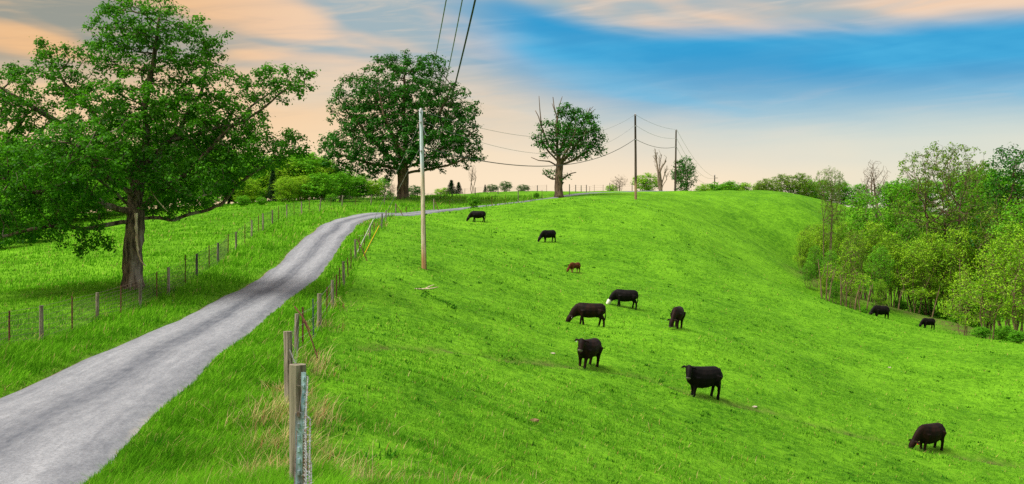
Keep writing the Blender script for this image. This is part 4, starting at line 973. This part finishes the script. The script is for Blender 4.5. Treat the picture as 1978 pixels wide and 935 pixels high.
span((1307,267,172), (1379,344,255), (1342,325), .018, 'middle cable descending from the crest pole to the distant pole', M['cable_grey'])
span((1307,284,172), (1379,352,255), (1340,338), .020, 'lowest cable descending from the crest pole to the distant pole', M['cable_grey'])
for topq, bx, by, gx_, gy_, gm, lab in (((812,237),690,490,716,425,'guard_white','guy wire of the pale pole with a white plastic guard'),((813,282),701,497,733,436,'guard_yellow','guy wire of the pale pole with a yellow plastic guard')):
    b0 = foot(bx, by); tp = at(*topq, dp); o = b0; root = tag(empty('guy_wire', o), lab, 'guy wire', 'guy wires of the pale pole')
    mb = MB(); mb.tube([(0, 0, -.1), tp - o], .011, 5); mb.build('steel_wire', M['wire'], root)
    fr = 0.0
    for s in np.linspace(.02, .6, 200):
        c = o + (tp - o) * s; dep = c[1] * CA - (c[2] - CAMZ) * SA; yy = PCY - F * (c[1] * SA + (c[2] - CAMZ) * CA) / dep
        if yy <= gy_: fr = s; break
    v = tp - o; mb = MB(); mb.tube([v * .004, v * max(fr, .1)], .028, 8); mb.build('guard', M[gm], root)

# ------------------------------------------------------------------ cattle
def cow_mesh(graze, turn=0.0, deep=0.0, spread=0.0, calf=False):
    """one continuous body: trunk, neck, head, ears, legs, tail grown together; +x is forward"""
    mb = MB()
    def loft(st, sides=14):
        st = np.array(st, float); n = len(st); C = st[:, :3]; T = np.gradient(C, axis=0); T /= np.linalg.norm(T, axis=1)[:, None]; V = []
        for i in range(n):
            s = np.cross(T[i], (0, 0, 1.0)); s = s / (np.linalg.norm(s) + 1e-9) if np.linalg.norm(s) > .05 else np.array([0, -1.0, 0]); u = np.cross(s, T[i])
            for k in range(sides):
                a = 2 * math.pi * k / sides; V.append(C[i] + s * math.cos(a) * st[i, 3] + u * math.sin(a) * st[i, 4])
        Fs = [(i * sides + k, i * sides + (k + 1) % sides, (i + 1) * sides + (k + 1) % sides, (i + 1) * sides + k) for i in range(n - 1) for k in range(sides)]
        Fs += [tuple(range(sides))[::-1], tuple((n - 1) * sides + k for k in range(sides))]; mb.add(V, Fs)
    def yaw(p, a, c=(.78, 0)):
        x, y = p[0] - c[0], p[1] - c[1]; return [c[0] + x * math.cos(a) - y * math.sin(a), c[1] + x * math.sin(a) + y * math.cos(a)] + list(p[2:])
    bd = .86 if calf else 1.0
    loft([(a_, b_, c_ - deep * .09 * min(1, e_ / .35), d_ * (1 + .10 * deep), e_ + deep * .09 * min(1, e_ / .35)) for a_, b_, c_, d_, e_ in [(-.93,0,1.10,.08,.10),(-.89,0,1.08,.20,.24),(-.74,0,1.03,.285,.33),(-.5,0,.98,.32,.37),(-.2,0,.93,.36*bd,.41*bd),(.12,0,.91,.37*bd,.425*bd),(.40,0,.93,.325,.42),(.62,0,.98,.27,.385),(.80,0,1.02,.205,.325),(.92,0,1.03,.15,.25)]])
    if graze:
        N = [(.62,0,1.04,.20,.33),(.84,0,.98,.18,.31),(1.04,0,.82,.155,.27),(1.20,0,.64,.135,.22),(1.30,0,.50,.12,.18)]
        Hd = [(1.25,0,.58,.12,.13),(1.32,0,.49,.16,.19),(1.42,0,.35,.15,.175),(1.51,0,.21,.115,.135),(1.56,0,.11,.11,.115),(1.575,0,.05,.06,.06)]
        poll = (1.28, .59); a1 = turn * .5
    else:
        N = [(.60,0,1.04,.22,.32),(.80,0,1.10,.19,.29),(.94,0,1.18,.165,.24),(1.04,0,1.26,.15,.20)]
        Hd = [(1.02,0,1.36,.12,.12),(1.09,0,1.32,.17,.19),(1.21,0,1.19,.155,.18),(1.33,0,1.02,.12,.14),(1.39,0,.92,.12,.12),(1.41,0,.88,.08,.08)]
        poll = (1.05, 1.40); a1 = turn * .5
    Nn = [yaw(p, a1 * (i / (len(N) - 1))) for i, p in enumerate(N)]; hc = yaw((1.20 if graze else 1.05, 0), a1); e_ = yaw(N[-1], a1)
    shift = np.array(e_[:2]) - np.array(N[-1][:2])
    def place(p):
        q = [p[0] + shift[0], p[1] + shift[1]] + list(p[2:]); return yaw(q, turn, (e_[0], e_[1]))
    loft(Nn); loft([place(p) for p in Hd], 12)
    for s in (-1, 1):
        a = place((poll[0] + .02, s * .10, poll[1] - .05)); b_ = place((poll[0] - .02, s * .25, poll[1] - .05)); c = place((poll[0] - .01, s * .36, poll[1] - .13))
        mb.tube([a, b_, c], [.055, .10, .045], 6, flat=.6)
        # front leg: shoulder, forearm, knee (wrist), cannon, fetlock, hoof
        f = spread * s * .5
        mb.tube([(.54,s*.17,.90),(.55,s*.18,.70),(.55+f*.3,s*.165,.50),(.555+f*.6,s*.16,.40),(.55+f*.8,s*.16,.30),(.55+f,s*.16,.12),(.57+f,s*.16,.06),(.58+f,s*.16,-.02),(.58+f,s*.16,-.14)], [.20,.15,.10,.088,.072,.068,.072,.078,.075], 8)
        g = -spread * s * .5
        mb.tube([(-.62,s*.17,.95),(-.56,s*.19,.74),(-.63+g*.3,s*.18,.58),(-.755+g*.5,s*.165,.45),(-.75+g*.8,s*.16,.28),(-.735+g,s*.16,.12),(-.72+g,s*.16,.05),(-.715+g,s*.16,-.02),(-.715+g,s*.16,-.14)], [.27,.22,.145,.095,.075,.07,.072,.078,.075], 8)
    mb.tube([(-.82,0,1.24),(-.92,0,1.16),(-.945,.01,1.0),(-.95,.02,.78),(-.955,.03,.55),(-.95,.03,.38)], [.05,.04,.032,.030,.05,.03], 6)
    if not calf: mb.tube([(-.42,0,.66),(-.40,0,.56),(-.40,0,.50)], [.15,.12,.05], 8)
    mb.tube([(.70,0,.72),(.85,0,.66),(.95,0,.74)] if not graze else [(.70,0,.66),(.9,0,.60),(1.1,0,.50)], [.10,.07,.04], 8)
    me = bpy.data.meshes.new('cow'); me.from_pydata([tuple(p) for p in np.vstack(mb.v)], [], mb.f); me.update()
    o = bpy.data.objects.new('tmp_cow', me); COL.objects.link(o)
    r = o.modifiers.new('r', 'REMESH'); r.mode = 'VOXEL'; r.voxel_size = .022
    s_ = o.modifiers.new('s', 'SMOOTH'); s_.iterations = 7; s_.factor = .5
    dg = bpy.context.evaluated_depsgraph_get(); dg.update(); res = bpy.data.meshes.new_from_object(o.evaluated_get(dg)); bpy.data.objects.remove(o)
    for p in res.polygons: p.use_smooth = True
    return res, place(Hd[-1])[:3], place(Hd[0])[:3], place((poll[0] - .01, -.24, poll[1] - .06)), place((poll[0] - .01, .24, poll[1] - .06))

def cow(px, py, heading, size, label, mat, graze=True, turn=0.0, spread=.12, calf=False, face=None, legs=None, tag_=None, deep=0.0, d=None, group='cattle on the pasture'):
    """heading: degrees, 180 faces the picture's west side, 270 faces the viewer"""
    b = ground_at(px, py, 4, 185) if d is None else at(px, py, d); x, y = b[0], b[1]; z = h1(x, y)
    me, nose, crown_, e0, e1 = cow_mesh(graze, math.radians(turn), spread=spread, calf=calf, deep=deep)
    me.name = 'cow'; o = link('calf' if calf else 'cow', me, mat); a = math.radians(heading)
    # stand square on the slope
    ex = .5 * size; sl = Vector(((h1(x + .5, y) - h1(x - .5, y)), (h1(x, y + .5) - h1(x, y - .5)), 0)); n = Vector((-sl.x * .3, -sl.y * .3, 1)).normalized()
    fw = Vector((math.cos(a), math.sin(a), 0)); fw = (fw - n * fw.dot(n)).normalized(); lf = n.cross(fw)
    Mx = Matrix(((fw.x, lf.x, n.x), (fw.y, lf.y, n.y), (fw.z, lf.z, n.z))).to_4x4()
    o.matrix_world = Matrix.Translation((x, y, z - .015)) @ Mx @ Matrix.Diagonal((size * .9, size * 1.04, size, 1))
    extra = []
    hd = np.array(nose) - np.array(crown_); hl = np.linalg.norm(hd)
    co = np.array([p.center for p in me.polygons]); tpar = ((co - np.array(crown_)) @ hd) / hl ** 2; off = np.linalg.norm(co - np.array(crown_) - np.outer(tpar, hd), axis=1)
    mi = np.zeros(len(co), int); slots = [mat]
    if face:
        me.materials.append(M['hide_white']); mi[(tpar > .16) & (off < .21)] = len(me.materials) - 1
    if not face:
        me.materials.append(M['muzzle']); mi[(tpar > .90) & (off < .12)] = len(me.materials) - 1
    if legs:
        me.materials.append(M['hide_tan']); mi[(co[:, 2] < .42) & (co[:, 0] < .9)] = len(me.materials) - 1
    me.polygons.foreach_set('material_index', mi.astype(np.int32))
    if tag_:
        e = np.array(e0 if tag_[1] < 0 else e1); mb = MB(); mb.box(e + (.02, 0, -.05), (.012, .03, .045)); t_ = mb.build('ear_tag', M['tag_white' if tag_[0] == 'white' else 'tag_red'], o)
    return tag(o, label, 'calf' if calf else 'cow', group)
C_ = cow
C_(924,431,184,.84,'black cow grazing highest on the slope, near the round bush', M['hide_black'], spread=.2, deep=.4)
C_(1060,470,212,.82,'small black cow grazing alone above the red brown calf', M['hide_black'], spread=.2, deep=.3)
C_(1110,524,222,.62,'red brown calf grazing on pale tan legs', M['hide_brown'], calf=True, legs=True, spread=.15)
C_(1208,592,184,.88,'black cow with white face grazing mid slope', M['hide_black'], face=True, spread=.22, turn=10, deep=.3)
C_(1140,632,184,.97,'dark brown cow with white ear tag grazing below the white faced cow', M['hide_dark'], spread=.25, tag_=('white', 1), turn=8, deep=.15)
C_(1307,634,250,.90,'dark brown cow grazing head on toward the viewer', M['hide_dark'], turn=-14, spread=.15, deep=.3)
C_(1134,712,238,.95,'dark brown cow standing with raised head and white ear tag, facing the viewer', M['hide_dark'], graze=False, turn=20, spread=.14, deep=.5, tag_=('white', -1))
C_(1357,770,204,1.0,'black cow standing broadside on the cattle track with head turned to the viewer', M['hide_black'], graze=False, turn=52, spread=.14, deep=.7)
C_(1795,869,210,.92,'round bellied dark cow with red ear tag grazing lowest on the slope', M['hide_dark'], spread=.14, turn=-6, deep=1.0, tag_=('red', 1))
C_(1701,621,196,.96,'black cow grazing on the ridge edge in front of the thicket', M['hide_black'], spread=.15, deep=.5, d=105)
C_(1793,633,196,.80,'black cow half below the ridge grazing on the gully floor', M['hide_black'], spread=.15, deep=.3, d=109)

# ------------------------------------------------------------------ things lying in the pasture
def lump(name, px, py, size, mat, label, cat, group=None):
    p = foot(px, py); me = bpy.data.meshes.new(name); bm = bmesh.new(); bmesh.ops.create_icosphere(bm, subdivisions=2, radius=1)
    for v in bm.verts: v.co = Vector((v.co.x * size[0], v.co.y * size[1], max(v.co.z, -.4) * size[2])) * (1 + random.uniform(-.16, .16))
    bm.to_mesh(me); bm.free(); o = link(name, me, mat); o.location = (p[0], p[1], p[2] + size[2] * .3); o.rotation_euler = (0, 0, random.uniform(-.4, .4)); return tag(o, label, cat, group)
SL = 'pale flat stone lying in the short pasture grass'
for px, py, s in ((1718,709,.24),(1458,788,.24),(1068,686,.22)):
    s *= .55; lump('stone', px, py, (s, s * .7, s * .4), M['stone'], SL, 'stone', 'pale stones in the pasture')
lump('dung_clod', 1031, 816, (.16, .10, .08), M['dung'], 'brown clod on the grass of the lower pasture', 'clod')
for px, py, w_, lab in ((820,562,.9,'grey fallen stick lying in the grass below the pale pole'),(703,398+60,.5,'pale stick in the verge grass across the road from the oak')):
    p = foot(px, py); mb = MB(); mb.tube(resample([(-w_, 0, .08), (-.1, .1, .10), (.3, 0, .12), (w_ * .8, .1, .2)], 8), np.linspace(.05, .02, 8), 5, jitter=.2); mb.tube([(.0, .05, .1), (.3, .2, .25), (.5, .2, .32)], [.04, .03, .01], 5); o = mb.build('fallen_branch', M['pale_wood']); o.location = p; tag(o, lab, 'branch')

# ------------------------------------------------------------------ grass
def blades(C, h, wdt, lean, name, mat, seg=2, wind=(0.25, 0.0)):
    """bent ribbons: C foot points, h heights, wdt widths"""
    n = len(C); a = RNG.uniform(0, 2 * math.pi, n); s = np.c_[np.cos(a), np.sin(a), np.zeros(n)] * wdt[:, None] * .5
    l_ = np.c_[-np.sin(a), np.cos(a)] * RNG.normal(0, lean, n)[:, None] + np.array(wind) * lean; tip = np.c_[l_ * h[:, None], h * RNG.uniform(.8, 1, n)]
    if seg == 1:
        V = np.stack([C - s, C + s, C + tip], axis=1).reshape(-1, 3); b = np.arange(n)[:, None] * 3; fs = [np.hstack([b, b + 1, b + 2])]
    else:
        m_ = np.c_[l_ * h[:, None] * .38, h * .56]
        V = np.stack([C - s, C + s, C + m_ + s * .75, C + m_ - s * .75, C + tip], axis=1).reshape(-1, 3); b = np.arange(n)[:, None] * 5
        fs = [np.hstack([b, b + 1, b + 2, b + 3]), np.hstack([b + 3, b + 2, b + 4])]
    return link(name, np_mesh(name, V, fs), mat)
def scatter(n, r0, r1, pw=1.0, a0=-29, a1=29):
    """points round the viewer, thinning out with distance"""
    u = RNG.uniform(0, 1, n)
    r = (r0 ** -pw + u * (r1 ** -pw - r0 ** -pw)) ** (-1 / pw) if pw else r0 * (r1 / r0) ** u
    a = np.radians(RNG.uniform(a0, a1, n)); return r * np.sin(a), r * np.cos(a), r
FL = np.array([f[:2] for f in RA])                                       # the pasture fence line
def side_of_fence(x, y): return x - np.interp(y, FL[:, 1], FL[:, 0], left=0.3, right=FL[-1, 0])
# short grazed pasture
x, y, r = scatter(760000, 8, 135, .7); sd = side_of_fence(x, y); rd = road_dist(x, y)
thick = vnoise(x / 2.2, y / 2.2, 21) * .5 + vnoise(x / .8, y / .8, 22) * .5
m_ = (sd > .2) & (rd > .4) & (RNG.uniform(-.9, .5, len(x)) < thick)
x, y, r, thick = x[m_], y[m_], r[m_], thick[m_]
h_ = (.055 + .05 * RNG.uniform(0, 1, len(x)) + .05 * np.clip(thick, 0, 1)) * (1 + r / 160)
o = blades(np.c_[x, y, H(x, y) - .01], h_, np.maximum(.007, r * .00065), .75, 'pasture_grass', M['pasture'], 1); tag(o, 'short grazed green grass covering the cattle pasture', 'grass', kind='stuff')
# taller verge grass on both sides of the road and in the oak pasture
x, y, r = scatter(560000, 9, 150, .7, -30, 6); sd = side_of_fence(x, y); rd = road_dist(x, y)
fencey = np.interp(y, [p[1] for p in [at(18,681,31), at(188,622,43), at(326,568,49), at(456,480,70), at(554,421,97), at(742,395,130)]], [p[0] for p in [at(18,681,31), at(188,622,43), at(326,568,49), at(456,480,70), at(554,421,97), at(742,395,130)]])
m_ = (rd > -.10 + .22 * vnoise(x / .35, y / .35, 41)) & (sd < .35); x, y, r, rd, sd, fencey = x[m_], y[m_], r[m_], rd[m_], sd[m_], fencey[m_]
inpast = x < fencey
h_ = np.where(inpast, .16, .27) * RNG.uniform(.5, 1.25, len(x)) * np.clip(.38 + rd / .8, .3, 1) * (1 + .35 * vnoise(x / 1.7, y / 1.7, 31)) * (1 + r / 250)
o = blades(np.c_[x, y, H(x, y) - .02], h_, np.maximum(.008, r * .00062), .55, 'verge_grass', M['verge'], 2, (.5, -.1)); tag(o, 'tall lush green grass on the road verges and the oak pasture', 'grass', kind='stuff')
# dry stalks along the near pasture fence and in the lower pasture
cx, cy, cr = [], [], []
for px, py, d, n, sp in ((548,745,20,900,.42),(545,785,17.5,600,.30),(540,835,14.5,260,.3),(560,700,24,300,.3),(560,840,14,120,.4),(598,690,29,220,.4),(590,830,12,110,.25),(625,870,14,110,.7),(655,900,13,110,.8),(720,880,16,70,1.2),(540,900,12,90,.6),(650,600,47,60,.4),(622,630,41,80,.35),(700,430,92,90,1.0),(660,935,12,60,.5)):
    p = at(px, py, d); cx.append(RNG.normal(p[0], sp, n)); cy.append(RNG.normal(p[1], sp * 1.6, n))
p_ = scatter(900, 11, 40, .8, -8, 26); k_ = side_of_fence(p_[0], p_[1]) > .3; cx.append(p_[0][k_]); cy.append(p_[1][k_])
cx, cy = np.concatenate(cx), np.concatenate(cy); k_ = road_dist(cx, cy) > .3; cx, cy = cx[k_], cy[k_]; rr_ = np.hypot(cx, cy)
o = blades(np.c_[cx, cy, H(cx, cy) - .02], RNG.uniform(.18, .55, len(cx)) * np.where(side_of_fence(cx, cy) > .9, .5, 1), np.maximum(.006, rr_ * .0006), .7, 'dry_grass', M['hay'], 2); tag(o, 'straw coloured dry grass stalks beside the pasture fence', 'grass', kind='stuff')
# dark weeds: scattered rosettes and the long dark patch
wx, wy, wr = scatter(520, 18, 130, .2, -14, 27); k_ = (side_of_fence(wx, wy) > .8); wx, wy, wr = wx[k_], wy[k_], wr[k_]
px_, py_ = [], []
for i in range(150):
    s = RNG.uniform(0, 1); p = at(818 + 62 * s, 661 + 10 * s, 57 - 3 * s); px_.append(p[0] + RNG.normal(0, .12)); py_.append(p[1] + RNG.normal(0, .3))
wx = np.r_[np.repeat(wx, 9), px_]; wy = np.r_[np.repeat(wy, 9), py_]; sp = RNG.normal(0, .10, (len(wx), 2)); sp[-150:] *= .3; wx = wx + sp[:, 0]; wy = wy + sp[:, 1]; wr = np.hypot(wx, wy)
o = blades(np.c_[wx, wy, H(wx, wy) - .01], RNG.uniform(.05, .15, len(wx)), np.maximum(.03, wr * .0011), .9, 'pasture_weeds', M['weed'], 2); tag(o, 'dark green broad leaved weeds dotted over the pasture', 'weeds', kind='stuff')
